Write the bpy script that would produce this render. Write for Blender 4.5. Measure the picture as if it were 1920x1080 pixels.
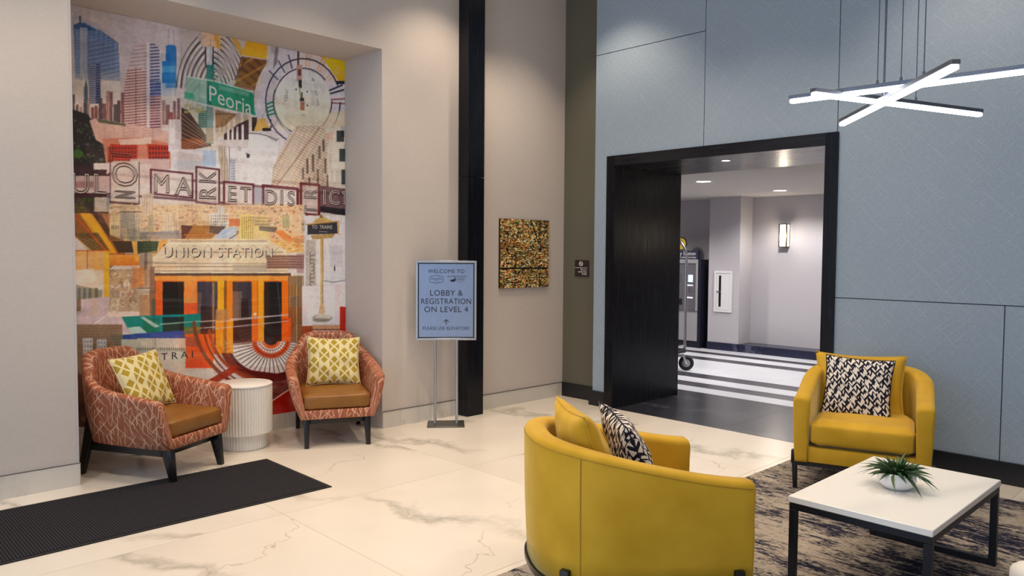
import bpy, bmesh, math, random
import numpy as np
from mathutils import Vector, Matrix

for _o in list(bpy.data.objects):
    bpy.data.objects.remove(_o)
SC = bpy.context.scene
COL = SC.collection
rad = math.radians

# ------------------------------------------------------------------ camera
EYE = Vector((0.0, 0.0, 1.55))
_yaw, _pitch, _roll = rad(45.823), rad(2.667), rad(0.4047)
_f = Vector((math.cos(_yaw) * math.cos(_pitch), math.sin(_yaw) * math.cos(_pitch), -math.sin(_pitch)))
_r0 = Vector((math.sin(_yaw), -math.cos(_yaw), 0))
_u0 = _r0.cross(_f)
_r = _r0 * math.cos(_roll) + _u0 * math.sin(_roll)
_u = _u0 * math.cos(_roll) - _r0 * math.sin(_roll)
_cd = bpy.data.cameras.new('camera')
_cd.sensor_width = 36.0
_cd.lens = 36.0 * 1434.6 / 1920.0
_cd.clip_start = 0.05
_cam = bpy.data.objects.new('camera', _cd)
COL.objects.link(_cam)
_m = Matrix((( _r.x, _u.x, -_f.x, EYE.x), (_r.y, _u.y, -_f.y, EYE.y), (_r.z, _u.z, -_f.z, EYE.z), (0, 0, 0, 1)))
_cam.matrix_world = _m
SC.camera = _cam

# ------------------------------------------------------------------ world, exposure
W = bpy.data.worlds.new('daylight')
SC.world = W
W.use_nodes = True
W.node_tree.nodes['Background'].inputs['Color'].default_value = (0.58, 0.77, 1.0, 1)
W.node_tree.nodes['Background'].inputs['Strength'].default_value = 1.9
SC.view_settings.view_transform = 'Standard'
SC.view_settings.look = 'None'
SC.view_settings.gamma = 1.0
SC.view_settings.exposure = 0.0
SC.view_settings.use_curve_mapping = False
WARM = (1.0, 0.82, 0.62)
DOWNLIGHT_W = 140.0          # each recessed ceiling lamp of the lobby
HALL_W = 185.0
BAR_STRENGTH = 14.0
SCONCE_STRENGTH = 3.2

# ------------------------------------------------------------------ key dimensions (metres)
YL = 5.545      # beige wall
XR = 6.0        # blue panelled wall
XO = 6.16       # olive return wall
CEIL = 4.4
NX0, NX1, NTOP, NBACK = 1.428, 3.815, 3.28, 6.135
DY0, DY1, DTOP = 2.535, 4.82, 2.505           # portal outside
HX = 7.14       # hall side of the portal
HFAR = 11.35    # far hall wall
HCEIL = 2.458

# ------------------------------------------------------------------ node helpers
class S:
    """a node socket with arithmetic"""
    def __init__(s, nt, sock): s.nt, s.k = nt, sock
    def _m(s, op, o=None, c=None):
        n = s.nt.nodes.new('ShaderNodeMath'); n.operation = op
        s.nt.links.new(s.k, n.inputs[0])
        for i, v in ((1, o), (2, c)):
            if v is None: continue
            if isinstance(v, S): s.nt.links.new(v.k, n.inputs[i])
            else: n.inputs[i].default_value = v
        return S(s.nt, n.outputs[0])
    def __add__(s, o): return s._m('ADD', o)
    def __radd__(s, o): return s._m('ADD', o)
    def __sub__(s, o): return s._m('SUBTRACT', o)
    def __rsub__(s, o): return (s * -1.0) + o
    def __mul__(s, o): return s._m('MULTIPLY', o)
    def __rmul__(s, o): return s._m('MULTIPLY', o)
    def __truediv__(s, o): return s._m('DIVIDE', o)
    def lt(s, o): return s._m('LESS_THAN', o)
    def gt(s, o): return s._m('GREATER_THAN', o)
    def abs(s): return s._m('ABSOLUTE')
    def fract(s): return s._m('FRACT')
    def floor(s): return s._m('FLOOR')
    def sin(s): return s._m('SINE')
    def pow(s, o): return s._m('POWER', o)
    def min(s, o): return s._m('MINIMUM', o)
    def max(s, o): return s._m('MAXIMUM', o)
    def mod(s, o): return s._m('FLOORED_MODULO', o)
    def ss(s, a, b):
        n = s.nt.nodes.new('ShaderNodeMapRange'); n.interpolation_type = 'SMOOTHSTEP'
        s.nt.links.new(s.k, n.inputs[0]); n.inputs[1].default_value = a; n.inputs[2].default_value = b
        return S(s.nt, n.outputs[0])

def srgb(r, g, b):
    f = lambda c: (c / 255.0) / 12.92 if c / 255.0 <= 0.04045 else ((c / 255.0 + 0.055) / 1.055) ** 2.4
    return (f(r), f(g), f(b), 1.0)

class Mat:
    def __init__(s, name, color=(0.5, 0.5, 0.5, 1), rough=0.6, metal=0.0, spec=0.5, **kw):
        s.m = bpy.data.materials.new(name); s.m.use_nodes = True
        s.nt = s.m.node_tree
        s.b = s.nt.nodes['Principled BSDF']
        s.b.inputs['Base Color'].default_value = color
        s.b.inputs['Roughness'].default_value = rough
        s.b.inputs['Metallic'].default_value = metal
        s.b.inputs['Specular IOR Level'].default_value = spec
        for k, v in kw.items():
            s.b.inputs[k.replace('_', ' ')].default_value = v
        s._tc = None
    def coord(s, which='Object', scale=(1, 1, 1), rot=(0, 0, 0), loc=(0, 0, 0)):
        if which == 'World':
            g = s.nt.nodes.new('ShaderNodeNewGeometry'); src = g.outputs['Position']
        else:
            if s._tc is None: s._tc = s.nt.nodes.new('ShaderNodeTexCoord')
            src = s._tc.outputs[which]
        mp = s.nt.nodes.new('ShaderNodeMapping')
        mp.inputs['Scale'].default_value = scale; mp.inputs['Rotation'].default_value = rot; mp.inputs['Location'].default_value = loc
        s.nt.links.new(src, mp.inputs['Vector'])
        return mp.outputs[0]
    def xyz(s, vec):
        n = s.nt.nodes.new('ShaderNodeSeparateXYZ'); s.nt.links.new(vec, n.inputs[0])
        return [S(s.nt, n.outputs[i]) for i in range(3)]
    def noise(s, vec, scale=5, detail=4, rough=0.5, dist=0.0, color=False):
        n = s.nt.nodes.new('ShaderNodeTexNoise')
        n.inputs['Scale'].default_value = scale; n.inputs['Detail'].default_value = detail
        n.inputs['Roughness'].default_value = rough; n.inputs['Distortion'].default_value = dist
        s.nt.links.new(vec, n.inputs['Vector'])
        return n.outputs['Color'] if color else S(s.nt, n.outputs[0])
    def vor(s, vec, scale=5, feature='F1', out='Distance', rnd=1.0):
        n = s.nt.nodes.new('ShaderNodeTexVoronoi'); n.feature = feature
        n.inputs['Scale'].default_value = scale; n.inputs['Randomness'].default_value = rnd
        s.nt.links.new(vec, n.inputs['Vector'])
        return S(s.nt, n.outputs[out])
    def vadd(s, a, b, k=1.0):
        m = s.nt.nodes.new('ShaderNodeVectorMath'); m.operation = 'SCALE'
        s.nt.links.new(b, m.inputs[0]); m.inputs['Scale'].default_value = k
        n = s.nt.nodes.new('ShaderNodeVectorMath'); n.operation = 'ADD'
        s.nt.links.new(a, n.inputs[0]); s.nt.links.new(m.outputs[0], n.inputs[1])
        return n.outputs[0]
    def ramp(s, val, stops, interp='LINEAR'):
        n = s.nt.nodes.new('ShaderNodeValToRGB'); e = n.color_ramp; e.interpolation = interp
        while len(e.elements) < len(stops): e.elements.new(0.5)
        for el, (p, c) in zip(e.elements, stops):
            el.position = p; el.color = c
        s.nt.links.new(val.k, n.inputs[0])
        return n.outputs[0]
    def mix(s, fac, a, b):
        n = s.nt.nodes.new('ShaderNodeMix'); n.data_type = 'RGBA'
        if isinstance(fac, S): s.nt.links.new(fac.k, n.inputs[0])
        else: n.inputs[0].default_value = fac
        for i, v in ((6, a), (7, b)):
            if isinstance(v, tuple): n.inputs[i].default_value = v
            else: s.nt.links.new(v, n.inputs[i])
        return n.outputs[2]
    def col(s, sock): s.nt.links.new(sock, s.b.inputs['Base Color'])
    def rgh(s, val): s.nt.links.new(val.k, s.b.inputs['Roughness'])
    def bump(s, val, strength=0.3, dist=0.002):
        n = s.nt.nodes.new('ShaderNodeBump'); n.inputs['Strength'].default_value = strength; n.inputs['Distance'].default_value = dist
        s.nt.links.new(val.k, n.inputs['Height']); s.nt.links.new(n.outputs[0], s.b.inputs['Normal'])
    def rnd(s):
        n = s.nt.nodes.new('ShaderNodeObjectInfo'); return S(s.nt, n.outputs['Random'])
    def comb(s, x, y, z):
        n = s.nt.nodes.new('ShaderNodeCombineXYZ')
        for i, v in enumerate((x, y, z)):
            if isinstance(v, S): s.nt.links.new(v.k, n.inputs[i])
            else: n.inputs[i].default_value = v
        return n.outputs[0]

def emis(name, color, strength):
    m = Mat(name, (0.8, 0.8, 0.8, 1), 0.4)
    m.b.inputs['Emission Color'].default_value = color
    m.b.inputs['Emission Strength'].default_value = strength
    return m.m

# ------------------------------------------------------------------ materials
def make_mats():
    M = {}
    # beige woven wall covering
    a = Mat('woven_beige_wallcovering', rough=0.85, spec=0.2)
    v = a.coord('World')
    n1 = a.noise(a.coord('World', (30, 30, 500)), 1, 3); n2 = a.noise(a.coord('World', (400, 400, 20)), 1, 3)
    w = n1 * 0.6 + n2 * 0.4
    big = a.noise(v, 0.8, 2)
    c = a.ramp(w * 0.7 + big * 0.3, [(0.3, srgb(190, 180, 174)), (0.7, srgb(210, 200, 193))])
    a.col(c); a.bump(w, 0.25, 0.001); M['beige'] = a.m
    a = Mat('niche_return_paint', srgb(196, 188, 188), 0.8, spec=0.2); M['niche'] = a.m
    a = Mat('ceiling_paint', srgb(225, 222, 216), 0.9, spec=0.2); M['ceil'] = a.m
    a = Mat('olive_wallcovering', rough=0.8, spec=0.25)
    n = a.noise(a.coord('World', (300, 300, 40)), 1, 3)
    a.col(a.ramp(n, [(0.3, srgb(96, 92, 78)), (0.7, srgb(108, 103, 88))])); M['olive'] = a.m
    # blue-grey panel with faint angular line pattern
    a = Mat('blue_grey_wall_panel', rough=0.62, spec=0.35)
    x, y, z = a.xyz(a.coord('World'))
    lines = None
    for sgn, per in ((1, 0.05), (-1, 0.05), (1, 0.13), (-1, 0.19)):
        t = ((y * 0.62 + z * (0.62 * sgn)) / per)
        cell = t.floor()
        d = (t.fract() - 0.5).abs()
        l = d.lt(0.034 if per < 0.1 else 0.014)
        gate = a.noise(a.comb(cell * 7.3, y * 3.0 - z * (3.0 * sgn), 0.0), 1.6, 1)
        l = l * gate.gt(0.52)
        lines = l if lines is None else lines.max(l)
    n = a.noise(a.coord('World', (1, 60, 60)), 1, 2)
    base = a.ramp(n, [(0.3, srgb(142, 157, 172)), (0.7, srgb(151, 165, 179))])
    a.col(a.mix(lines * 0.20, base, srgb(190, 202, 214))); M['blue'] = a.m
    a = Mat('panel_joint', srgb(60, 66, 74), 0.8); M['joint'] = a.m
    # black stained wood
    a = Mat('black_stained_wood', rough=0.32, spec=0.3)
    g = a.noise(a.coord('World', (60, 60, 2.2)), 1, 4, 0.6)
    a.col(a.ramp(g, [(0.35, srgb(6, 7, 14)), (0.75, srgb(16, 18, 28))]))
    a.rgh(g * 0.18 + 0.17); a.bump(g, 0.25, 0.001); M['blackwood'] = a.m
    a = Mat('black_stained_soffit_wood', rough=0.3, spec=0.5)
    g = a.noise(a.coord('World', (60, 2.2, 60)), 1, 4, 0.6)
    a.col(a.ramp(g, [(0.35, srgb(10, 11, 18)), (0.75, srgb(26, 27, 36))]))
    a.rgh(g * 0.18 + 0.17); a.bump(g, 0.3, 0.001); M['blackwood_h'] = a.m
    a = Mat('black_base_board', srgb(14, 15, 22), 0.35); M['blackbase'] = a.m
    # white marble tile (per tile shift so that veins break at the joints)
    def marble(name, lo, hi, vein, rough, vein_amt=0.75, scale=1.0, shift=40.0):
        a = Mat(name, rough=rough, spec=0.5)
        r = a.rnd()
        x, y, z = a.xyz(a.coord('World', (scale, scale, scale)))
        p = a.comb(x + r * shift, y + r * (shift * 1.7), z)
        n1 = a.noise(p, 0.9, 5, 0.6); n2 = a.noise(p, 2.3, 4, 0.6); fine = a.noise(p, 9.0, 5, 0.7)
        t1 = (x * 0.95 + y * 0.30) * 0.85 + n1 * 1.15 + r * 7.3
        d1 = (t1.fract() - 0.5).abs()
        g1 = a.noise(a.comb(x * 0.5 + r * 31.0, y * 0.9, 5.0), 1.0, 2).ss(0.30, 0.52)
        wide = (1.0 - d1.ss(0.0, 0.085)) * (fine.ss(0.30, 0.62) * 0.6 + 0.4) * g1
        t1b = t1 + n2 * 0.16
        thin = (1.0 - ((t1b.fract() - 0.58).abs()).ss(0.0, 0.010)) * g1
        t2 = (x * 0.55 - y * 0.75) * 0.8 + n1 * 0.9 + n2 * 0.35 + r * 3.1
        v2 = (1.0 - (t2.fract() - 0.5).abs().ss(0.0, 0.008)) * a.noise(p, 1.1, 2).ss(0.47, 0.60)
        amt = (wide * 0.58).max(thin * 0.65).max(v2 * 0.5)
        cl = a.ramp(a.noise(p, 1.4, 4), [(0.3, lo), (0.7, hi)])
        a.col(a.mix(amt * vein_amt, cl, vein))
        return a
    M['tile'] = marble('white_marble_tile', srgb(218, 208, 195), srgb(227, 217, 205), srgb(128, 121, 106), 0.26, 0.9).m
    M['mbase'] = marble('marble_base', srgb(205, 198, 190), srgb(216, 209, 200), srgb(150, 142, 130), 0.3, 0.6).m
    M['btile'] = marble('black_marble_tile', srgb(34, 35, 44), srgb(46, 46, 55), srgb(135, 135, 145), 0.25, 0.4, 1.6).m
    M['hwhite'] = marble('hall_white_tile', srgb(205, 206, 214), srgb(216, 217, 223), srgb(170, 170, 180), 0.3, 0.35).m
    M['hdark'] = marble('hall_dark_tile', srgb(52, 52, 60), srgb(64, 63, 70), srgb(110, 110, 118), 0.3, 0.3).m
    M['navybase'] = marble('navy_marble_curb', srgb(18, 22, 48), srgb(26, 30, 58), srgb(130, 135, 160), 0.25, 0.5, 2.0).m
    M['grout'] = Mat('grout', srgb(165, 152, 138), 0.9).m
    M['dgrout'] = Mat('dark_grout', srgb(70, 68, 72), 0.9).m
    a = Mat('hall_wall_paint', rough=0.85, spec=0.2)
    n = a.noise(a.coord('World', (200, 200, 30)), 1, 3)
    a.col(a.ramp(n, [(0.3, srgb(172, 168, 173)), (0.7, srgb(182, 178, 183))])); M['hallwall'] = a.m
    M['hallceil'] = Mat('hall_ceiling_paint', srgb(200, 195, 190), 0.9, spec=0.2).m
    # door mat
    a = Mat('ribbed_mat', rough=0.95, spec=0.1)
    x, y, z = a.xyz(a.coord('World'))
    rib = ((x * 420.0).sin() * 0.5 + 0.5)
    n = a.noise(a.coord('World'), 350, 2)
    a.col(a.ramp(rib * 0.45 + n * 0.55, [(0.25, srgb(20, 19, 23)), (0.8, srgb(62, 59, 64))]))
    a.bump(rib + n * 0.6, 0.8, 0.004); M['mat'] = a.m
    M['rubber'] = Mat('mat_rubber_edge', srgb(24, 22, 24), 0.8).m
    # area rug: streaks along y
    a = Mat('abstract_streaked_rug', rough=0.95, spec=0.1)
    p = a.coord('World', (1, 1, 1))
    wob = a.noise(p, 3.0, 3, 0.6, color=True)
    q = a.vadd(p, wob, 0.10)
    x, y, z = a.xyz(q)
    s1 = a.noise(a.comb(x * 34.0, y * 7.0, 0.0), 1.0, 6, 0.7)
    s2 = a.noise(a.comb(x * 3.0, y * 1.3, 3.0), 1.0, 4, 0.6)
    s3 = a.noise(a.comb(x * 130.0, y * 44.0, 9.0), 1.0, 3, 0.6)
    f = s1 * 0.42 + s2 * 0.37 + s3 * 0.21
    dark = a.ramp(f, [(0.445, srgb(28, 30, 48)), (0.475, srgb(60, 59, 70)), (0.495, srgb(132, 122, 113)), (0.54, srgb(172, 160, 146)), (0.64, srgb(124, 112, 103))])
    a.col(dark); a.bump(a.noise(p, 260, 2), 0.6, 0.004); M['rug'] = a.m
    # yellow velvet
    a = Mat('yellow_velvet', rough=0.7, spec=0.2)
    a.b.inputs['Sheen Weight'].default_value = 0.45; a.b.inputs['Sheen Roughness'].default_value = 0.35
    a.b.inputs['Sheen Tint'].default_value = (1.0, 0.9, 0.45, 1)
    n = a.noise(a.coord('Object'), 6, 3)
    a.col(a.ramp(n, [(0.3, srgb(188, 145, 32)), (0.7, srgb(204, 160, 46))]))
    a.bump(a.noise(a.coord('Object'), 300, 2), 0.12, 0.001); M['velvet'] = a.m
    a = Mat('yellow_seam', srgb(168, 126, 18), 0.8); M['seam'] = a.m
    # terracotta jacquard with pale line work
    a = Mat('terracotta_jacquard', rough=0.45, spec=0.5)
    u, v, _w = a.xyz(a.coord('UV'))
    wob = a.noise(a.coord('Object'), 9, 2)
    lines = None
    for (du, dv, per, wdt, seed) in ((1.0, 0.36, 0.052, 0.06, 1.0), (1.0, -0.36, 0.052, 0.06, 5.0), (1.0, 0.14, 0.036, 0.07, 9.0), (0.75, -0.8, 0.075, 0.045, 13.0), (0.8, 0.9, 0.085, 0.04, 21.0)):
        t = (u * du + v * dv + wob * 0.035) / per
        cell = t.floor()
        l = 1.0 - (t.fract() - 0.5).abs().ss(wdt * 0.5, wdt * 1.4)
        gate = a.noise(a.comb(cell * 5.7 + seed, v * 7.0, u * 3.0), 1.4, 1)
        l = l * gate.ss(0.47, 0.56)
        lines = l if lines is None else lines.max(l)
    n = a.noise(a.coord('UV', (160, 30, 1)), 1, 3)
    base = a.ramp(n, [(0.3, srgb(138, 72, 46)), (0.7, srgb(168, 94, 64))])
    a.col(a.mix(lines * 0.72, base, srgb(232, 190, 158)))
    a.rgh(lines * -0.12 + 0.5); a.bump(n, 0.2, 0.001); M['jacquard'] = a.m
    a = Mat('caramel_leather', rough=0.42, spec=0.5)
    n = a.noise(a.coord('Object'), 5, 4)
    a.col(a.ramp(n, [(0.3, srgb(122, 78, 24)), (0.7, srgb(142, 92, 32))])); a.bump(a.noise(a.coord('Object'), 90, 3), 0.15, 0.001); M['leather'] = a.m
    M['blackleg'] = Mat('black_lacquered_wood', srgb(16, 15, 16), 0.35).m
    M['blackmetal'] = Mat('black_powder_coat', srgb(24, 26, 34), 0.4, 0.3).m
    # gold/cream geometric cushion
    a = Mat('gold_geometric_print', rough=0.75, spec=0.2)
    u, v, _w = a.xyz(a.coord('UV'))
    N = 5.0
    cx, cy = (u * N), (v * N)
    fx, fy = cx.fract() - 0.5, cy.fract() - 0.5
    hx, hy = (cx + 0.5).fract() - 0.5, (cy + 0.5).fract() - 0.5
    d1 = (fx.abs() * 1.0 + fy.abs() * 0.85).lt(0.33)
    odd = ((cx + 0.5).floor() + (cy + 0.5).floor()).mod(2.0).lt(0.5)
    tri = (hx.abs() * 1.05 + hy.abs()).lt(0.40) * (hx * (odd * 2.0 - 1.0)).gt(0.02)
    pat = d1.max(tri)
    n = a.noise(a.coord('UV'), 90, 2)
    gold = a.ramp(n, [(0.3, srgb(160, 134, 40)), (0.7, srgb(184, 156, 62))])
    a.col(a.mix(pat, srgb(224, 210, 160), gold)); M['goldprint'] = a.m
    # black and white angular print
    a = Mat('black_white_angular_print', rough=0.8, spec=0.2)
    u, v, _w = a.xyz(a.coord('UV'))
    zig = ((u * 9.0 + v * 4.0).fract() - 0.5).abs()
    row = v * 8.0 + zig * 1.5 + u * 2.2
    band = (row.fract() - 0.5).abs().lt(0.245)
    rid = row.floor()
    cut = ((u * 7.0 - v * 5.0 + rid * 0.37).fract() - 0.5).abs().lt(0.13)
    blk = ((u * 6.3 + v * 3.1 + rid * 0.61).fract() - 0.5).abs().lt(0.10)
    pat = band * (1.0 - cut) + (1.0 - band) * blk
    a.col(a.mix(pat, srgb(26, 26, 40), srgb(224, 214, 204))); M['bwprint'] = a.m
    # white things
    M['fluted'] = Mat('white_fluted_resin', srgb(230, 225, 217), 0.5).m
    M['tabletop'] = Mat('white_laminate', srgb(236, 232, 226), 0.3).m
    M['ceramic'] = Mat('white_ceramic', srgb(232, 232, 234), 0.25).m
    M['cream'] = Mat('cream_upholstery', srgb(226, 218, 206), 0.7).m
    a = Mat('succulent_leaf', rough=0.45, spec=0.4)
    n = a.rnd()
    a.col(a.ramp(n, [(0.0, srgb(38, 66, 36)), (0.5, srgb(58, 90, 50)), (1.0, srgb(92, 112, 70))])); M['leaf'] = a.m
    M['soil'] = Mat('dark_moss', srgb(40, 48, 30), 0.95).m
    # metal
    a = Mat('brushed_silver', rough=0.36, metal=0.9)
    n = a.noise(a.coord('Object', (300, 300, 4)), 1, 2)
    a.col(a.ramp(n, [(0.3, srgb(168, 170, 174)), (0.7, srgb(190, 192, 196))])); M['silver'] = a.m
    M['chrome'] = Mat('chrome', srgb(200, 200, 204), 0.15, 1.0).m
    M['steel'] = Mat('satin_steel_plate', srgb(120, 118, 114), 0.4, 0.9).m
    a = Mat('satin_metal_sign_face', rough=0.42, metal=0.75)
    n = a.noise(a.coord('Object', (2, 300, 4)), 1, 2)
    a.col(a.ramp(n, [(0.3, srgb(138, 154, 186)), (0.7, srgb(150, 166, 196))])); M['signface'] = a.m
    M['black'] = Mat('black_print', srgb(14, 14, 20), 0.6).m
    M['whiteprint'] = Mat('white_print', srgb(232, 226, 220), 0.6).m
    M['brownplate'] = Mat('dark_brown_plastic', srgb(44, 32, 32), 0.5).m
    M['alu'] = Mat('grey_aluminium_profile', srgb(104, 108, 118), 0.4, 0.7).m
    M['led'] = emis('lit_led_diffuser', (0.93, 0.97, 1.0, 1), BAR_STRENGTH)
    M['cable'] = Mat('steel_cable', srgb(72, 80, 96), 0.4, 0.6).m
    M['lens'] = emis('lit_downlight_lens', (1.0, 0.90, 0.78, 1), 14.0)
    M['trim'] = Mat('white_trim_ring', srgb(230, 228, 224), 0.5).m
    M['sconceglass'] = emis('lit_opal_glass', (1.0, 0.86, 0.62, 1), SCONCE_STRENGTH)
    M['bronze'] = Mat('dark_bronze', srgb(70, 58, 44), 0.4, 0.8).m
    M['whitepaint'] = Mat('white_enamel', srgb(214, 212, 214), 0.4).m
    M['darkglass'] = Mat('dark_cabinet_window', srgb(30, 26, 28), 0.12).m
    M['machine'] = Mat('grey_machine_enamel', srgb(166, 164, 168), 0.4, 0.3).m
    M['machinedark'] = Mat('machine_recess', srgb(104, 102, 108), 0.4, 0.2).m
    M['machineblack'] = Mat('machine_black_side', srgb(14, 16, 34), 0.4).m
    M['screen'] = emis('lit_screen', (0.25, 0.4, 0.9, 1), 0.8)
    M['lit'] = emis('lit_white_slot', (0.9, 0.95, 1.0, 1), 1.6)
    M['yellow'] = Mat('yellow_sign_print', srgb(228, 196, 60), 0.5).m
    M['navy'] = Mat('navy_sign', srgb(30, 34, 62), 0.5).m
    M['tyre'] = Mat('black_rubber_tyre', srgb(18, 18, 20), 0.7).m
    return M
MT = make_mats()

# ------------------------------------------------------------------ geometry helpers
def link(o, parent=None):
    COL.objects.link(o)
    if parent is not None: o.parent = parent
    return o
def tag(o, label=None, cat=None, group=None, kind=None):
    if label: o['label'] = label
    if cat: o['category'] = cat
    if group: o['group'] = group
    if kind: o['kind'] = kind
    return o
def thing(name, loc, rz, label, cat, group=None):
    o = bpy.data.objects.new(name, None); o.empty_display_size = 0.1
    o.location = loc; o.rotation_euler = (0, 0, rz)
    link(o); return tag(o, label, cat, group)
def mesh(name, verts, faces, mat, parent=None, smooth=False, uvs=None):
    me = bpy.data.meshes.new(name); me.from_pydata([tuple(v) for v in verts], [], faces); me.update()
    if uvs is not None:
        ul = me.uv_layers.new(name='UVMap')
        for li, l in enumerate(me.loops): ul.data[li].uv = uvs[l.vertex_index]
    if smooth: me.polygons.foreach_set('use_smooth', [True] * len(me.polygons))
    me.materials.append(mat)
    return link(bpy.data.objects.new(name, me), parent)
def from_bm(name, bm, mat, parent=None, smooth=False):
    me = bpy.data.meshes.new(name); bmesh.ops.recalc_face_normals(bm, faces=bm.faces[:]); bm.to_mesh(me); bm.free()
    if smooth:
        me.polygons.foreach_set('use_smooth', [True] * len(me.polygons))
        try: me.set_sharp_from_angle(angle=rad(38))
        except Exception: pass
    me.materials.append(mat)
    return link(bpy.data.objects.new(name, me), parent)
def add_box(bm, x0, x1, y0, y1, z0, z1, bev=0.0, seg=2, mtx=None):
    vs = [bm.verts.new((x, y, z)) for z in (z0, z1) for y in (y0, y1) for x in (x0, x1)]
    fs = [(0, 2, 3, 1), (4, 5, 7, 6), (0, 1, 5, 4), (2, 6, 7, 3), (0, 4, 6, 2), (1, 3, 7, 5)]
    ff = [bm.faces.new([vs[i] for i in f]) for f in fs]
    if mtx is not None: bmesh.ops.transform(bm, matrix=mtx, verts=vs)
    if bev > 0:
        es = list({e for f in ff for e in f.edges})
        bmesh.ops.bevel(bm, geom=es, offset=bev, segments=seg, affect='EDGES', profile=0.5)
    return vs
def box(name, x0, x1, y0, y1, z0, z1, mat, parent=None, bev=0.0, seg=2):
    bm = bmesh.new(); add_box(bm, x0, x1, y0, y1, z0, z1, bev, seg)
    return from_bm(name, bm, mat, parent, smooth=bev > 0)
def add_cyl(bm, p0, p1, r0, r1=None, n=20, cap=True):
    p0, p1 = Vector(p0), Vector(p1); r1 = r0 if r1 is None else r1
    d = (p1 - p0).normalized(); a = d.orthogonal().normalized(); b = d.cross(a)
    A = [bm.verts.new(p0 + (a * math.cos(t) + b * math.sin(t)) * r0) for t in [2 * math.pi * i / n for i in range(n)]]
    B = [bm.verts.new(p1 + (a * math.cos(t) + b * math.sin(t)) * r1) for t in [2 * math.pi * i / n for i in range(n)]]
    for i in range(n): bm.faces.new((A[i], A[(i + 1) % n], B[(i + 1) % n], B[i]))
    if cap: bm.faces.new(A[::-1]); bm.faces.new(B)
def cyl(name, p0, p1, r0, mat, parent=None, r1=None, n=20):
    bm = bmesh.new(); add_cyl(bm, p0, p1, r0, r1, n); return from_bm(name, bm, mat, parent, True)
def add_tube(bm, pts, r, n=8, closed=False):
    pts = [Vector(p) for p in pts]; rings = []
    for i, p in enumerate(pts):
        if closed: d = pts[(i + 1) % len(pts)] - pts[i - 1]
        else: d = pts[min(i + 1, len(pts) - 1)] - pts[max(i - 1, 0)]
        d.normalize()
        up = Vector((0, 0, 1)) if abs(d.z) < 0.95 else Vector((1, 0, 0))
        a = d.cross(up).normalized(); b = a.cross(d)
        rings.append([bm.verts.new(p + (a * math.cos(t) + b * math.sin(t)) * r) for t in [2 * math.pi * k / n for k in range(n)]])
    m = len(rings)
    for i in range(m if closed else m - 1):
        A, B = rings[i], rings[(i + 1) % m]
        for k in range(n): bm.faces.new((A[k], A[(k + 1) % n], B[(k + 1) % n], B[k]))
    if not closed: bm.faces.new(rings[0][::-1]); bm.faces.new(rings[-1])
def tube(name, pts, r, mat, parent=None, n=8, closed=False):
    bm = bmesh.new(); add_tube(bm, pts, r, n, closed); return from_bm(name, bm, mat, parent, True)
def lathe(name, prof, mat, parent=None, n=48, sharp=True):
    verts, faces = [], []
    for r, z in prof:
        for k in range(n):
            t = 2 * math.pi * k / n; verts.append((r * math.cos(t), r * math.sin(t), z))
    for i in range(len(prof) - 1):
        for k in range(n):
            faces.append((i * n + k, i * n + (k + 1) % n, (i + 1) * n + (k + 1) % n, (i + 1) * n + k))
    faces.append(tuple(range(n))[::-1]); faces.append(tuple((len(prof) - 1) * n + k for k in range(n)))
    o = mesh(name, verts, faces, mat, parent, True)
    try: o.data.set_sharp_from_angle(angle=rad(40))
    except Exception: pass
    return o
def quad_leg(name, top, bot, st, sb, mat, parent, bev=0.004):
    """tapered square leg between two centres"""
    tx, ty, tz = top; bx_, by_, bz = bot
    vs = []
    bm = bmesh.new()
    for (cx, cy, cz, s) in ((bx_, by_, bz, sb), (tx, ty, tz, st)):
        sx, sy = (s if isinstance(s, tuple) else (s, s))
        for dx, dy in ((-1, -1), (1, -1), (1, 1), (-1, 1)):
            vs.append(bm.verts.new((cx + dx * sx / 2, cy + dy * sy / 2, cz)))
    ff = [bm.faces.new(vs[0:4][::-1]), bm.faces.new(vs[4:8])]
    for k in range(4): ff.append(bm.faces.new((vs[k], vs[(k + 1) % 4], vs[4 + (k + 1) % 4], vs[4 + k])))
    es = list({e for f in ff for e in f.edges})
    bmesh.ops.bevel(bm, geom=es, offset=bev, segments=2, affect='EDGES', profile=0.5)
    return from_bm(name, bm, mat, parent, True)
def text_mesh(name, s, size, mat, parent, mtx, align='CENTER', extrude=0.0006, outline=None, spacing=1.0, sx=1.0):
    cu = bpy.data.curves.new(name, 'FONT'); cu.body = s; cu.size = size; cu.align_x = align; cu.align_y = 'CENTER'
    cu.space_character = spacing; cu.resolution_u = 3
    if outline:
        cu.fill_mode = 'NONE'; cu.bevel_depth = outline; cu.bevel_resolution = 0
    else: cu.extrude = extrude
    tmp = bpy.data.objects.new(name + '_tmp', cu); COL.objects.link(tmp)
    bpy.context.view_layer.update()
    dg = bpy.context.evaluated_depsgraph_get()
    me = bpy.data.meshes.new_from_object(tmp.evaluated_get(dg))
    bpy.data.objects.remove(tmp)
    me.transform(Matrix.Diagonal((sx, 1, 1, 1)))
    me.transform(mtx)
    me.materials.clear(); me.materials.append(mat)
    me.name = name
    return link(bpy.data.objects.new(name, me), parent)
def frame_mtx(origin, xdir, ydir):
    x = Vector(xdir).normalized(); y = Vector(ydir).normalized(); z = x.cross(y)
    o = Vector(origin)
    return Matrix(((x.x, y.x, z.x, o.x), (x.y, y.y, z.y, o.y), (x.z, y.z, z.z, o.z), (0, 0, 0, 1)))
def smooth(t): t = max(0.0, min(1.0, t)); return t * t * (3 - 2 * t)

# ================================================================== THE SETTING
def struct(o): o['kind'] = 'structure'; return o
def boxes(name, lst, mat, parent=None):
    bm = bmesh.new()
    for b in lst: add_box(bm, *b)
    return from_bm(name, bm, mat, parent)

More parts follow.
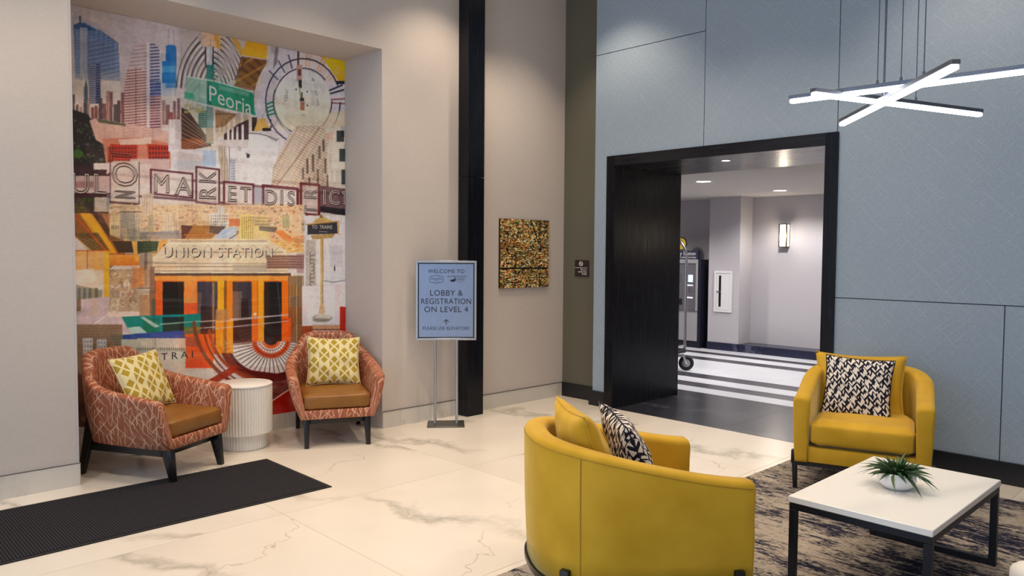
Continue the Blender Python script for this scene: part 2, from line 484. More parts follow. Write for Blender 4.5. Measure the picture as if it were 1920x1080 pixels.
# ---- lobby floor: grout bed and marble slabs laid one by one
floor = struct(boxes('floor', [(-3.2, XR + 0.01, -3.2, 6.2, -0.06, -0.003), (XR + 0.01, 6.2, 4.82, 5.6, -0.06, -0.003)], MT['grout']))
TS = 1.4475
def slab(x0, x1, y0, y1, mat, parent, name='marble_tile', g=0.0012):
    return box(name, x0 + g, x1 - g, y0 + g, y1 - g, -0.02, 0.0, mat, parent)
xs = [2.135 + TS * k for k in range(-3, 3)] + [XR + 0.01]
ys = [4.12 + TS * k for k in range(-4, 2)] + [NBACK]
for i in range(len(xs) - 1):
    for j in range(len(ys) - 1):
        slab(xs[i], xs[i + 1], ys[j], ys[j + 1], MT['tile'], floor)
slab(XR + 0.01, XO, 4.82, YL, MT['tile'], floor)

# ---- beige wall with the deep picture niche
wall_left = struct(boxes('wall_left', [
    (-3.2, NX0, YL, 6.2, 0, CEIL), (NX1, 6.2, YL, 6.2, 0, CEIL), (NX0, NX1, YL, 6.2, NTOP, CEIL), (NX0, NX1, NBACK, 6.2, 0, NTOP)], MT['beige']))
for x0, x1 in ((NX0 - 0.012, NX0 + 0.002), (NX1 - 0.002, NX1 + 0.012)):
    box('corner_bead', x0, x1, YL - 0.0025, YL + 0.004, 0.147, NTOP, MT['niche'], wall_left)
def base_run(name, pieces, mat, parent):
    for p in pieces: box(name, *p, mat, parent)
bl = bpy.data.objects.new('baseboard_left', None); link(bl); struct(bl)
for x0, x1 in ((-3.0, -1.46), (-1.46, 0.0), (0.0, NX0 + 0.003)):
    box('marble_base', x0 + 0.001, x1 - 0.001, YL - 0.012, YL, 0, 0.146, MT['mbase'], bl)
for x0, x1 in ((NX1 + 0.002, 4.0), (4.0, 4.675), (4.875, XO)):
    box('marble_base', x0 + 0.001, x1 - 0.001, YL - 0.010, YL, 0, 0.144, MT['mbase'], bl)
for x0, x1 in ((NX0 + 0.001, 2.0), (2.0, 3.2), (3.2, NX1 - 0.001)):
    box('marble_base', x0 + 0.001, x1 - 0.001, NBACK - 0.010, NBACK, 0, 0.135, MT['mbase'], bl)
box('marble_base', NX0, NX0 + 0.010, YL + 0.002, NBACK - 0.011, 0, 0.146, MT['mbase'], bl)
for x0, x1 in ((-3.0, NX0 + 0.002), (NX1 + 0.002, 4.674), (4.876, XO)):
    box('cap_strip', x0, x1, YL - 0.013, YL - 0.0005, 0.146, 0.149, MT['steel'], bl)

wall_front_unseen = struct(box('wall_front_unseen', -3.2, 6.2, -3.3, -3.2, 0, CEIL, MT['beige']))  # out-of-view wall, added to keep blue daylight off the niche wall
# ---- black timber column on the beige wall
trim = bpy.data.objects.new('trim_1', None); link(trim); struct(trim)
box('column_board', 4.675, 4.875, 5.405, YL, 0.0, 2.248, MT['blackwood'], trim)
box('column_board', 4.675, 4.875, 5.405, YL, 2.252, CEIL, MT['blackwood'], trim)

# ---- olive return wall and black base
wall_back = struct(box('wall_back', XO, 6.3, 4.84, YL, 0, CEIL, MT['olive']))
br = bpy.data.objects.new('baseboard_right', None); link(br); struct(br)
box('black_base', XO - 0.018, XO, 5.02, YL - 0.011, 0, 0.15, MT['blackbase'], br)
box('black_base', XR - 0.02, XO - 0.019, DY1, 5.02, 0, 0.15, MT['blackbase'], br)
for y0, y1 in ((-0.1, 1.2), (1.2, DY0)):
    box('black_base', XR - 0.02, XR + 0.004, y0 + 0.001, y1 - 0.001, 0, 0.15, MT['blackbase'], br)

# ---- blue panelled wall
wall_right = struct(boxes('wall_right', [(XR + 0.012, HX, -3.2, DY0, 0, CEIL), (XR + 0.012, XO, DY1, 4.985, 0.15, CEIL), (XR + 0.012, HX, DY0, DY1, DTOP, CEIL),
                                         (XO + 0.02, HX, DY1, 4.98, 0, CEIL)], MT['joint']))
def panel(poly, name='wall_panel'):
    """poly in (y, z) counter-clockwise seen from the room; 20 mm thick board with an eased edge"""
    g = 0.0035
    cy = sum(p[0] for p in poly) / len(poly)
    bm = bmesh.new()
    fr = [bm.verts.new((XR, y, z)) for y, z in poly]; bk = [bm.verts.new((XR + 0.0125, y, z)) for y, z in poly]
    bm.faces.new(fr); bm.faces.new(bk[::-1]); n = len(poly)
    for k in range(n): bm.faces.new((fr[k], bk[k], bk[(k + 1) % n], fr[(k + 1) % n]))
    return from_bm(name, bm, MT['blue'], wall_right)
def prect(y0, y1, z0, z1, g=0.0035): return [(y0 + g, z0 + g), (y1 - g, z0 + g), (y1 - g, z1 - g), (y0 + g, z1 - g)]
g = 0.0035
panel([(DY1 + 0.001, 0.151), (4.985, 0.151), (4.985, 3.52 - g), (3.74 + g, 3.52 - g), (3.74 + g, DTOP + 0.001), (DY1 + 0.001, DTOP + 0.001)])
panel(prect(3.74, 4.985 + g, 3.52, CEIL))
panel([(2.55 + g, DTOP + 0.001), (3.74 - g, DTOP + 0.001), (3.74 - g, CEIL), (2.55 + g, CEIL)])
panel([(-3.1, 1.213 + g), (DY0 - 0.001, 1.213 + g), (DY0 - 0.001, DTOP + 0.001), (2.55 - g, DTOP + 0.001), (2.55 - g, CEIL), (-3.1, CEIL)])
panel([(1.382 + g, 0.151), (DY0 - 0.001, 0.151), (DY0 - 0.001, 1.213 - g), (1.382 + g, 1.213 - g)])
panel([(0.23 + g, 0.151), (1.382 - g, 0.151), (1.382 - g, 1.213 - g), (0.23 + g, 1.213 - g)])
panel([(-3.1, 0.151), (0.23 - g, 0.151), (0.23 - g, 1.213 - g), (-3.1, 1.213 - g)])

# ---- ceiling
ceiling = struct(box('ceiling', -3.2, 6.3, -3.2, 6.2, CEIL, CEIL + 0.1, MT['ceil']))

# ---- portal (cased opening)
door = bpy.data.objects.new('door_1', None); link(door); struct(door)
def jamb(y0, y1): 
    bm = bmesh.new(); add_box(bm, XR - 0.015, HX, y0, y1, 0, DTOP - 0.1, 0.002, 1); return from_bm('jamb', bm, MT['blackwood'], door)
jamb(DY0, DY0 + 0.1); jamb(DY1 - 0.1, DY1)
bm = bmesh.new(); add_box(bm, XR - 0.015, HX, DY0, DY1, DTOP - 0.1, DTOP, 0.002, 1); from_bm('header', bm, MT['blackwood_h'], door)
box('face_casing', XR - 0.022, XR - 0.0152, DY0, DY0 + 0.1, 0, DTOP, MT['blackwood'], door)
box('face_casing', XR - 0.022, XR - 0.0152, DY1 - 0.1, DY1, 0, DTOP, MT['blackwood'], door)
box('face_casing', XR - 0.022, XR - 0.0152, DY0 + 0.1, DY1 - 0.1, DTOP - 0.1, DTOP, MT['blackwood_h'], door)

# ---- hall beyond: striped stone floor
floor_hall = struct(boxes('floor_hall', [(XR + 0.01, HX + 0.3, DY0, DY1, -0.06, -0.004), (HX + 0.28, HFAR, 0.2, 9.2, -0.06, -0.004)], MT['dgrout']))
yj = [0.15 + 0.845 * k for k in range(12)]
def strip(x0, x1, mat, ya=0.2, yb=9.2, name='stone_tile'):
    for k in range(len(yj) - 1):
        a, b = max(ya, yj[k]), min(yb, yj[k + 1])
        if b - a > 0.05: box(name, x0 + 0.001, x1 - 0.001, a + 0.001, b - 0.001, -0.02, 0.0, mat, floor_hall)
strip(XR + 0.01, 6.72, MT['btile'], DY0 + 0.1, DY1 - 0.1)
strip(6.72, HX, MT['btile'], DY0 + 0.1, DY1 - 0.1)
strip(HX, 7.43, MT['btile'])
for x0, x1, k in ((7.43, 7.72, 'hwhite'), (7.72, 7.99, 'hdark'), (7.99, 8.30, 'hwhite'), (8.30, 8.60, 'hdark'), (8.60, 9.76, 'hwhite'),
                  (9.76, 10.04, 'hdark'), (10.04, 10.38, 'hwhite'), (10.38, 10.61, 'hdark'), (10.61, 10.97, 'hwhite')):
    strip(x0, x1, MT[k])
strip(10.97, HFAR, MT['hdark'], 6.7, 9.2)

# ---- hall walls, pillar, curb, ceiling
PY0, PY1 = 6.15, 6.70
wall_hall = struct(boxes('wall_hall', [(HFAR, HFAR + 0.15, 0.1, 9.3, 0, HCEIL), (HX, HFAR, 0.1, 0.2, 0, HCEIL), (HX, HFAR, 9.2, 9.3, 0, HCEIL),
                                       (HX - 0.05, HX, 4.98, 9.2, 0, HCEIL)], MT['hallwall']))
pillar = struct(box('wall_pillar', 10.97, HFAR, PY0, PY1, 0.0, HCEIL, MT['hallwall']))
bh = bpy.data.objects.new('baseboard_hall', None); link(bh); struct(bh)
for y0, y1 in ((0.2, 1.7), (1.7, 3.2), (3.2, 4.7), (4.7, PY0)):
    box('stone_curb', 10.965, HFAR, y0 + 0.001, y1 - 0.001, 0, 0.123, MT['navybase'], bh)
box('stone_curb', 10.955, 10.97, PY0, PY1 + 0.005, 0, 0.123, MT['navybase'], bh)
ceiling_hall = struct(box('ceiling_hall', HX - 0.02, HFAR + 0.1, 0.1, 9.3, HCEIL, HCEIL + 0.1, MT['hallceil']))

# ================================================================== LAMPS
def downlight(x, y, z, r, watts, label, group, spot=100, blend=0.6, col=WARM, name='recessed_downlight', down=0.012):
    t = thing(name, (x, y, z), 0, label, 'ceiling light', group)
    lathe('trim_ring', [(r * 0.80, -0.001), (r * 0.82, -0.006), (r, -0.006), (r * 1.04, -0.001)], MT['trim'], t, 32)
    lathe('lens', [(r * 0.10, -0.0022), (r * 0.80, -0.0022), (r * 0.80, -0.0012), (r * 0.1, -0.0012)], MT['lens'], t, 32)
    ld = bpy.data.lights.new('lamp', 'SPOT'); ld.energy = watts; ld.color = col; ld.spot_size = rad(spot); ld.spot_blend = blend; ld.shadow_soft_size = r * 0.7
    lo = bpy.data.objects.new('lamp', ld); link(lo, t); lo.location = (0, 0, -down)
    return t
LOBBY = [(0.4, 4.55), (1.75, 4.55), (3.1, 4.55), (4.35, 4.85), (5.35, 4.6), (1.2, 3.0), (3.0, 3.0), (4.8, 3.2), (1.6, 1.2), (3.3, 0.3), (5.2, 1.6)]
for x, y in LOBBY:
    downlight(x, y, CEIL, 0.085, DOWNLIGHT_W, 'small recessed downlight in the lobby ceiling', 'lobby ceiling downlights')
downlight(8.45, 5.26, HCEIL, 0.11, HALL_W, 'lit recessed downlight in hall ceiling, nearer the black portal', None, 150, 0.5, (1.0, 0.95, 0.91))
downlight(10.36, 5.2, HCEIL, 0.11, HALL_W, 'lit recessed downlight in hall ceiling, close to the wall sconce', None, 150, 0.5, (1.0, 0.95, 0.91))
downlight(8.6, 3.2, HCEIL, 0.11, HALL_W, 'recessed downlight in hall ceiling hidden behind the portal', 'hidden hall downlights', 150, 0.5, (1.0, 0.95, 0.91))
downlight(9.4, 7.4, HCEIL, 0.11, HALL_W, 'recessed downlight in hall ceiling hidden behind the portal', 'hidden hall downlights', 150, 0.5, (1.0, 0.95, 0.91))
downlight(6.30, 3.69, DTOP - 0.1, 0.045, 4.0, 'small recessed spotlight in the black portal soffit', None, 90, 0.6, WARM)

# ---- pendant of three crossing light bars over the coffee table
PZ = 2.34
pend = thing('bar_pendant', (3.9, 1.35, PZ), 0, 'pendant of three crossing white light bars hung above the coffee table', 'pendant light')
PC = Vector((3.9, 1.35, PZ))
def bar(p0, p1):
    p0, p1 = Vector(p0) - PC, Vector(p1) - PC
    d = (p1 - p0); L = d.length; d.normalize()
    side = d.cross(Vector((0, 0, 1))).normalized(); up = side.cross(d)
    mt = Matrix(((d.x, side.x, up.x, p0.x), (d.y, side.y, up.y, p0.y), (d.z, side.z, up.z, p0.z), (0, 0, 0, 1)))
    bm = bmesh.new(); add_box(bm, 0, L, -0.018, 0.018, -0.006, 0.014, 0.002, 1, mt)
    o = from_bm('profile', bm, MT['alu'], pend)
    bm = bmesh.new(); add_box(bm, 0.004, L - 0.004, -0.0155, 0.0155, -0.026, -0.0061, 0.005, 2, mt)
    from_bm('diffuser', bm, MT['led'], o)
    return mt, L
B1 = bar((3.80, 1.865, 2.352), (3.88, 0.72, 2.352))
B2 = bar((3.64, 1.672, 2.340), (4.81, 1.258, 2.340))
B3 = bar((4.40, 1.846, 2.306), (3.36, 0.970, 2.306))
for (mt, L), ff in ((B1, (0.369, 0.46)), (B2, (0.388, 0.582)), (B3, (0.461, 0.786))):
    for f in ff:
        p = mt @ Vector((L * f, 0, 0.011))
        tube('cable', [p, (p.x, p.y, CEIL - PZ - 0.03)], 0.0022, MT['cable'], pend, 6)
        cyl('cable_grip', p, (p.x, p.y, p.z + 0.022), 0.006, MT['alu'], pend, None, 10)
lathe('ceiling_canopy', [(0.02, CEIL - PZ - 0.06), (0.46, CEIL - PZ - 0.06), (0.48, CEIL - PZ - 0.03), (0.48, CEIL - PZ - 0.001)], MT['trim'], pend, 32)

# ---- wall sconces in the hall
def sconce(y, label, group=None):
    sc = thing('wall_sconce', (HFAR, y, 1.66), 0, label, 'wall lamp', group)
    sw, sd, sh = 0.066, 0.10, 0.36
    box('glass', -sd + 0.004, -0.012, -sw + 0.004, sw - 0.004, 0.012, sh - 0.012, MT['sconceglass'], sc)
    box('back_plate', -0.012, 0.0, -sw, sw, 0, sh, MT['bronze'], sc)
    for yy in (-sw, sw - 0.016): box('frame_bar', -sd - 0.002, -sd + 0.014, yy - 0.001, yy + 0.017, 0.0121, sh - 0.0121, MT['bronze'], sc)
    box('frame_cap', -sd - 0.002, -0.0121, -sw - 0.001, sw + 0.001, 0.0, 0.012, MT['bronze'], sc)
    box('frame_cap', -sd - 0.002, -0.0121, -sw - 0.001, sw + 0.001, sh - 0.012, sh, MT['bronze'], sc)
    ld = bpy.data.lights.new('lamp', 'POINT'); ld.energy = 5.0; ld.color = (1.0, 0.84, 0.62); ld.shadow_soft_size = 0.04
    lo = bpy.data.objects.new('lamp', ld); link(lo, sc); lo.location = (-sd - 0.05, 0, sh / 2)
sconce(5.585, 'lit box sconce with bronze frame on the hall wall')
sconce(1.25, 'box sconce farther along the hall wall, hidden behind the portal')

# ================================================================== SEATING
def cat_rom(P, n):
    """Catmull-Rom through points (np arrays), n samples per span"""
    P = [np.array(p, float) for p in P]
    out = []
    for i in range(len(P) - 1):
        p0 = P[i - 1] if i > 0 else 2 * P[0] - P[1]
        p3 = P[i + 2] if i + 2 < len(P) else 2 * P[-1] - P[-2]
        p1, p2 = P[i], P[i + 1]
        for k in range(n):
            t = k / n
            out.append(0.5 * ((2 * p1) + (-p0 + p2) * t + (2 * p0 - 5 * p1 + 4 * p2 - p3) * t * t + (-p0 + 3 * p1 - 3 * p2 + p3) * t ** 3))
    out.append(P[-1])
    return out
def loft(name, sections, mat, parent, uvs=True, end_round=0.012):
    """loft closed sections (lists of equal length); ends are rounded by two shrinking rings"""
    secs = [np.array(s) for s in sections]
    def shrunk(s, nb, k, d):
        c = s.mean(0); dr = s.mean(0) - nb.mean(0); dr = dr / np.linalg.norm(dr)
        # pull every point towards the centre by a fixed amount
        v = c - s; ln = np.linalg.norm(v, axis=1)[:, None]
        return s + v / np.maximum(ln, 1e-6) * np.minimum(k, ln * 0.8) + dr * d
    e = end_round
    a, b = secs[0], secs[1]; y, z = secs[-1], secs[-2]
    head = [shrunk(a, b, e * 1.6, e), shrunk(a, b, e * 0.55, e * 0.72)]
    tail = [shrunk(y, z, e * 0.55, e * 0.72), shrunk(y, z, e * 1.6, e)]
    secs = head + secs + tail
    n = len(secs[0]); verts = np.concatenate(secs); faces = []; uv = np.zeros((len(verts), 2))
    dist = 0.0
    for i, s in enumerate(secs):
        if i: dist += np.linalg.norm(s.mean(0) - secs[i - 1].mean(0))
        per = np.concatenate([[0], np.cumsum(np.linalg.norm(np.diff(s, axis=0), axis=1))])
        uv[i * n:(i + 1) * n, 0] = dist; uv[i * n:(i + 1) * n, 1] = per
    for i in range(len(secs) - 1):
        for k in range(n):
            faces.append((i * n + k, i * n + (k + 1) % n, (i + 1) * n + (k + 1) % n, (i + 1) * n + k))
    faces.append(tuple(range(n))[::-1]); m = (len(secs) - 1) * n; faces.append(tuple(m + k for k in range(n)))
    o = mesh(name, verts.tolist(), faces, mat, parent, True, uv.tolist())
    bm = bmesh.new(); bm.from_mesh(o.data); bmesh.ops.recalc_face_normals(bm, faces=bm.faces[:]); bm.to_mesh(o.data); bm.free()
    return o
def shell_section(OB, OT, IT, IB, r=0.03, bulge=0.006):
    """closed loop: outer bottom, up the outside, rounded top, down the inside"""
    OB, OT, IT, IB = [np.array(p, float) for p in (OB, OT, IT, IB)]
    up_o = (OT - OB) / np.linalg.norm(OT - OB); up_i = (IT - IB) / np.linalg.norm(IT - IB)
    across = (IT - OT); th = np.linalg.norm(across); across /= th
    r = min(r, th * 0.48)
    pts = [OB]
    for t in (0.2, 0.4, 0.6, 0.8):
        pts.append(OB + (OT - up_o * r - OB) * t - across * bulge * math.sin(math.pi * t))
    for k in range(5):
        a = k / 4 * math.pi / 2
        pts.append(OT + across * r * (1 - math.cos(a)) - up_o * r * (1 - math.sin(a)))
    for k in range(5):
        a = k / 4 * math.pi / 2
        pts.append(IT - across * r * (1 - math.sin(a)) - up_i * r * (1 - math.cos(a)))
    for t in (0.33, 0.66):
        pts.append(IT - up_i * r + (IB - IT + up_i * r) * t)
    pts.append(IB)
    return pts
def soft_box(name, x0, x1, y0, y1, z0, z1, mat, parent, bev=0.03, puff=0.012, crown=True):
    """upholstered cushion: rounded box with a gently domed top and front"""
    bm = bmesh.new()
    add_box(bm, x0, x1, y0, y1, z0, z1)
    bmesh.ops.subdivide_edges(bm, edges=bm.edges[:], cuts=5, use_grid_fill=True)
    cx, cy, cz = (x0 + x1) / 2, (y0 + y1) / 2, (z0 + z1) / 2; hx, hy, hz = (x1 - x0) / 2, (y1 - y0) / 2, (z1 - z0) / 2
    for v in bm.verts:
        p = v.co; d = []
        q = Vector((max(-(hx - bev), min(hx - bev, p.x - cx)), max(-(hy - bev), min(hy - bev, p.y - cy)), max(-(hz - bev), min(hz - bev, p.z - cz))))
        w = Vector((p.x - cx, p.y - cy, p.z - cz)) - q
        if w.length > 1e-6: v.co = Vector((cx, cy, cz)) + q + w.normalized() * bev
        u, t = (p.x - cx) / hx, (p.y - cy) / hy; s = (p.z - cz) / hz
        if p.z > cz and crown: v.co.z += puff * (1 - u * u) * (1 - t * t)
        if u > 0.5: v.co.x += puff * 0.6 * (1 - t * t) * (1 - s * s)
    bmesh.ops.subdivide_edges(bm, edges=bm.edges[:], cuts=1, use_grid_fill=True, smooth=0.6)
    return from_bm(name, bm, mat, parent, True)
def pillow(name, loc, face, lean, roll, w, h, t, mat, label, group=None, seed=0, rot_extra=0.0):
    """throw pillow: face = heading it looks to, lean = degrees its top tips backward; loc = its centre"""
    n = 28; rng = random.Random(seed)
    verts, uvs, faces = [], [], []
    ph = [rng.uniform(0, 6.28) for _ in range(6)]
    for side in (1, -1):
        for j in range(n + 1):
            for i in range(n + 1):
                u, v = -1 + 2 * i / n, -1 + 2 * j / n
                k = 0.085
                x = w / 2 * u * (1 - k * (1 - v * v)); y = h / 2 * v * (1 - k * (1 - u * u))
                d = max(0.0, (1 - u * u) * (1 - v * v)) ** 0.42
                wr = 0.006 * math.sin(7 * u + 3 * v + ph[0]) * math.sin(5 * v - 4 * u + ph[1]) + 0.004 * math.sin(13 * u * v + ph[2])
                z = side * (t / 2 * d + wr * d) + 0.010 * math.sin(2.2 * u + ph[3]) * v
                verts.append((x, y, z)); uvs.append(((u + 1) / 2, (v + 1) / 2))
    off = (n + 1) ** 2
    for j in range(n):
        for i in range(n):
            a = j * (n + 1) + i
            faces.append((a, a + 1, a + n + 2, a + n + 1)); faces.append((off + a, off + a + n + 1, off + a + n + 2, off + a + 1))
    t0 = thing(name, loc, 0, label, 'pillow', group)
    # local pillow frame: x right, y up, z out -> world
    fx, fy = math.cos(face), math.sin(face)
    up = Vector((-fx * math.sin(rad(lean)), -fy * math.sin(rad(lean)), math.cos(rad(lean))))
    out = Vector((fx * math.cos(rad(lean)), fy * math.cos(rad(lean)), math.sin(rad(lean))))
    right = up.cross(out)
    R = Matrix(((right.x, up.x, out.x), (right.y, up.y, out.y), (right.z, up.z, out.z))).to_4x4() @ Matrix.Rotation(rad(roll), 4, 'Z')
    me_v = [R @ Vector(v) for v in verts]
    o = mesh('cover', me_v, faces, mat, t0, True, uvs)
    bm = bmesh.new(); bm.from_mesh(o.data); bmesh.ops.remove_doubles(bm, verts=bm.verts[:], dist=0.0004); bmesh.ops.recalc_face_normals(bm, faces=bm.faces[:]); bm.to_mesh(o.data); bm.free()
    edge = []
    for s in range(4):
        for i in range(14):
            q = -1 + 2 * i / 14
            u, v = ((q, -1), (1, q), (-q, 1), (-1, -q))[s]
            k = 0.085
            edge.append(R @ Vector((w / 2 * u * (1 - k * (1 - v * v)), h / 2 * v * (1 - k * (1 - u * u)), 0.010 * math.sin(2.2 * u + ph[3]) * v)))
    tube('seam_piping', edge, 0.0032, mat, t0, 6, True)
    return t0

# ---- yellow tub chairs
def tub_chair(loc, heading, label):
    t = thing('tub_chair', (loc[0], loc[1], 0.010), heading, label, 'armchair', 'yellow tub chairs')
    Wd, D, th = 0.815, 0.868, 0.105
    hw, hd = Wd / 2, D / 2
    a = 0.45; xs_ = -hd + a
    path = []
    for x in np.linspace(hd, xs_, 9)[:-1]: path.append((x, -hw, 0, -1))
    for ang in np.linspace(0, math.pi, 37):
        c, s = math.cos(ang), math.sin(ang); e = 2 / 2.5
        px = xs_ - a * abs(s) ** e; py = -hw * math.copysign(abs(c) ** e, c)
        nx, ny = -(abs(s) ** (2 - e)) / a, -math.copysign(abs(c) ** (2 - e), c) / hw
        ln = math.hypot(nx, ny); path.append((px, py, nx / ln, ny / ln))
    for x in np.linspace(xs_, hd, 9)[1:]: path.append((x, hw, 0, 1))
    secs, rim, low, seams = [], [], [], []
    for (px, py, nx, ny) in path:
        f = (hd - px) / D
        zt = 0.618 + 0.15 * smooth(f) ** 1.0 * 0.6 + 0.15 * f * 0.4
        tp = 0.018
        OB = (px - nx * tp, py - ny * tp, 0.19); OT = (px, py, zt)
        IT = (px - nx * th, py - ny * th, zt - 0.004); IB = (px - nx * (th - 0.01), py - ny * (th - 0.01), 0.19)
        secs.append(shell_section(OB, OT, IT, IB, 0.032, 0.004))
        rim.append((px - nx * 0.004, py - ny * 0.004, zt - 0.028)); low.append((px - nx * 0.02, py - ny * 0.02, 0.178))
    loft('shell', secs, MT['velvet'], t, end_round=0.014)
    tube('piping', [(p[0] - 0, p[1], p[2]) for p in rim], 0.0045, MT['seam'], t, 6)
    for (px, py, nx, ny) in (path[15], path[-16]):
        f = (hd - px) / D; zt = 0.618 + 0.15 * smooth(f) * 0.6 + 0.15 * f * 0.4
        pts = []
        for k in range(9):
            q = k / 8; z = 0.195 + (zt - 0.03 - 0.195) * q; tp = 0.018 * (1 - q) - 0.004 * math.sin(math.pi * q) - 0.0006
            pts.append((px - nx * tp, py - ny * tp, z))
        tube('seam', pts, 0.0022, MT['seam'], t, 5)
    # black frame ring under the shell
    bm = bmesh.new()
    ring = []
    for (px, py, nx, ny) in path:
        o_ = 0.006; ring.append([bm.verts.new((px - nx * o_, py - ny * o_, z)) for z in (0.165, 0.1895)] + [bm.verts.new((px - nx * 0.05, py - ny * 0.05, z)) for z in (0.1895, 0.165)])
    for A, B in zip(ring[:-1], ring[1:]):
        for k in range(4): bm.faces.new((A[k], A[(k + 1) % 4], B[(k + 1) % 4], B[k]))
    bm.faces.new(ring[0]); bm.faces.new(ring[-1][::-1])
    add_box(bm, hd - 0.035, hd - 0.004, -hw + 0.04, hw - 0.04, 0.165, 0.1895)
    from_bm('base_frame', bm, MT['blackleg'], t)
    box('front_rail', hd - 0.10, hd - 0.006, -hw + th - 0.012, hw - th + 0.012, 0.19, 0.292, MT['velvet'], t, 0.010)
    box('seat_deck', -0.12, hd - 0.10, -hw + th - 0.012, hw - th + 0.012, 0.19, 0.285, MT['velvet'], t)
    sc_ = soft_box('seat_cushion', -0.32, hd + 0.004, -hw + th + 0.003, hw - th - 0.003, 0.308, 0.452, MT['velvet'], t, 0.030, 0.016)
    for v in sc_.data.vertices:
        if v.co.x < 0.02: v.co.y *= 1 - 0.42 * min(1.0, (0.02 - v.co.x) / 0.34) ** 1.7
    for (px, py, nx, ny) in (path[1], path[-2], path[17], path[-18]):
        rot = Matrix.Translation((px, py, 0)) @ Matrix.Rotation(math.atan2(ny, nx), 4, 'Z')     # local x points outwards
        g_ = quad_leg('leg', (-0.010, 0, 0.21), (-0.018, 0, 0.0), (0.034, 0.042), (0.026, 0.028), MT['blackleg'], t)
        g_.data.transform(rot)
        bm = bmesh.new(); add_box(bm, -0.024, 0.010, -0.021, 0.021, 0.165, 0.255, 0.006, 2, None)
        b_ = from_bm('leg_bracket', bm, MT['blackleg'], t, True); b_.data.transform(rot)
    return t
dA = rad(-35.8); dB = rad(180 + 17.8)
fA = Vector((math.cos(dA), math.sin(dA))); fB = Vector((math.cos(dB), math.sin(dB)))
CA = Vector((3.075, 1.835)) - fA * 0.434
CB = Vector((4.90, 1.885)) - fB * 0.434
tub_chair(CA, dA, 'yellow velvet tub chair seen from behind, nearest the camera')
tub_chair(CB, dB, 'yellow velvet tub chair facing the camera against the blue wall')
def on_chair(C, f, fwd, side, z):
    n = Vector((-f.y, f.x)); p = C + f * fwd + n * side; return (p.x, p.y, z)
pillow('throw_pillow', on_chair(CA, fA, -0.165, -0.01, 0.648), dA, 20, 0, 0.50, 0.48, 0.19, MT['velvet'], 'plain yellow velvet pillow in the tub chair nearest the camera', 'plain yellow pillows', 3)
pillow('throw_pillow', on_chair(CA, fA, 0.04, -0.01, 0.64), dA, 24, 3, 0.45, 0.44, 0.14, MT['bwprint'], 'black and white print pillow in the tub chair nearest the camera', 'black and white pillows', 4)
pillow('throw_pillow', on_chair(CB, fB, -0.17, -0.055, 0.632), dB, 18, 0, 0.59, 0.46, 0.15, MT['velvet'], 'plain yellow pillow behind the printed one against the blue wall', 'plain yellow pillows', 5)
pillow('throw_pillow', on_chair(CB, fB, -0.03, -0.055, 0.640), dB, 20, -2, 0.44, 0.43, 0.13, MT['bwprint'], 'black and white print pillow on the chair against the blue wall', 'black and white pillows', 6)

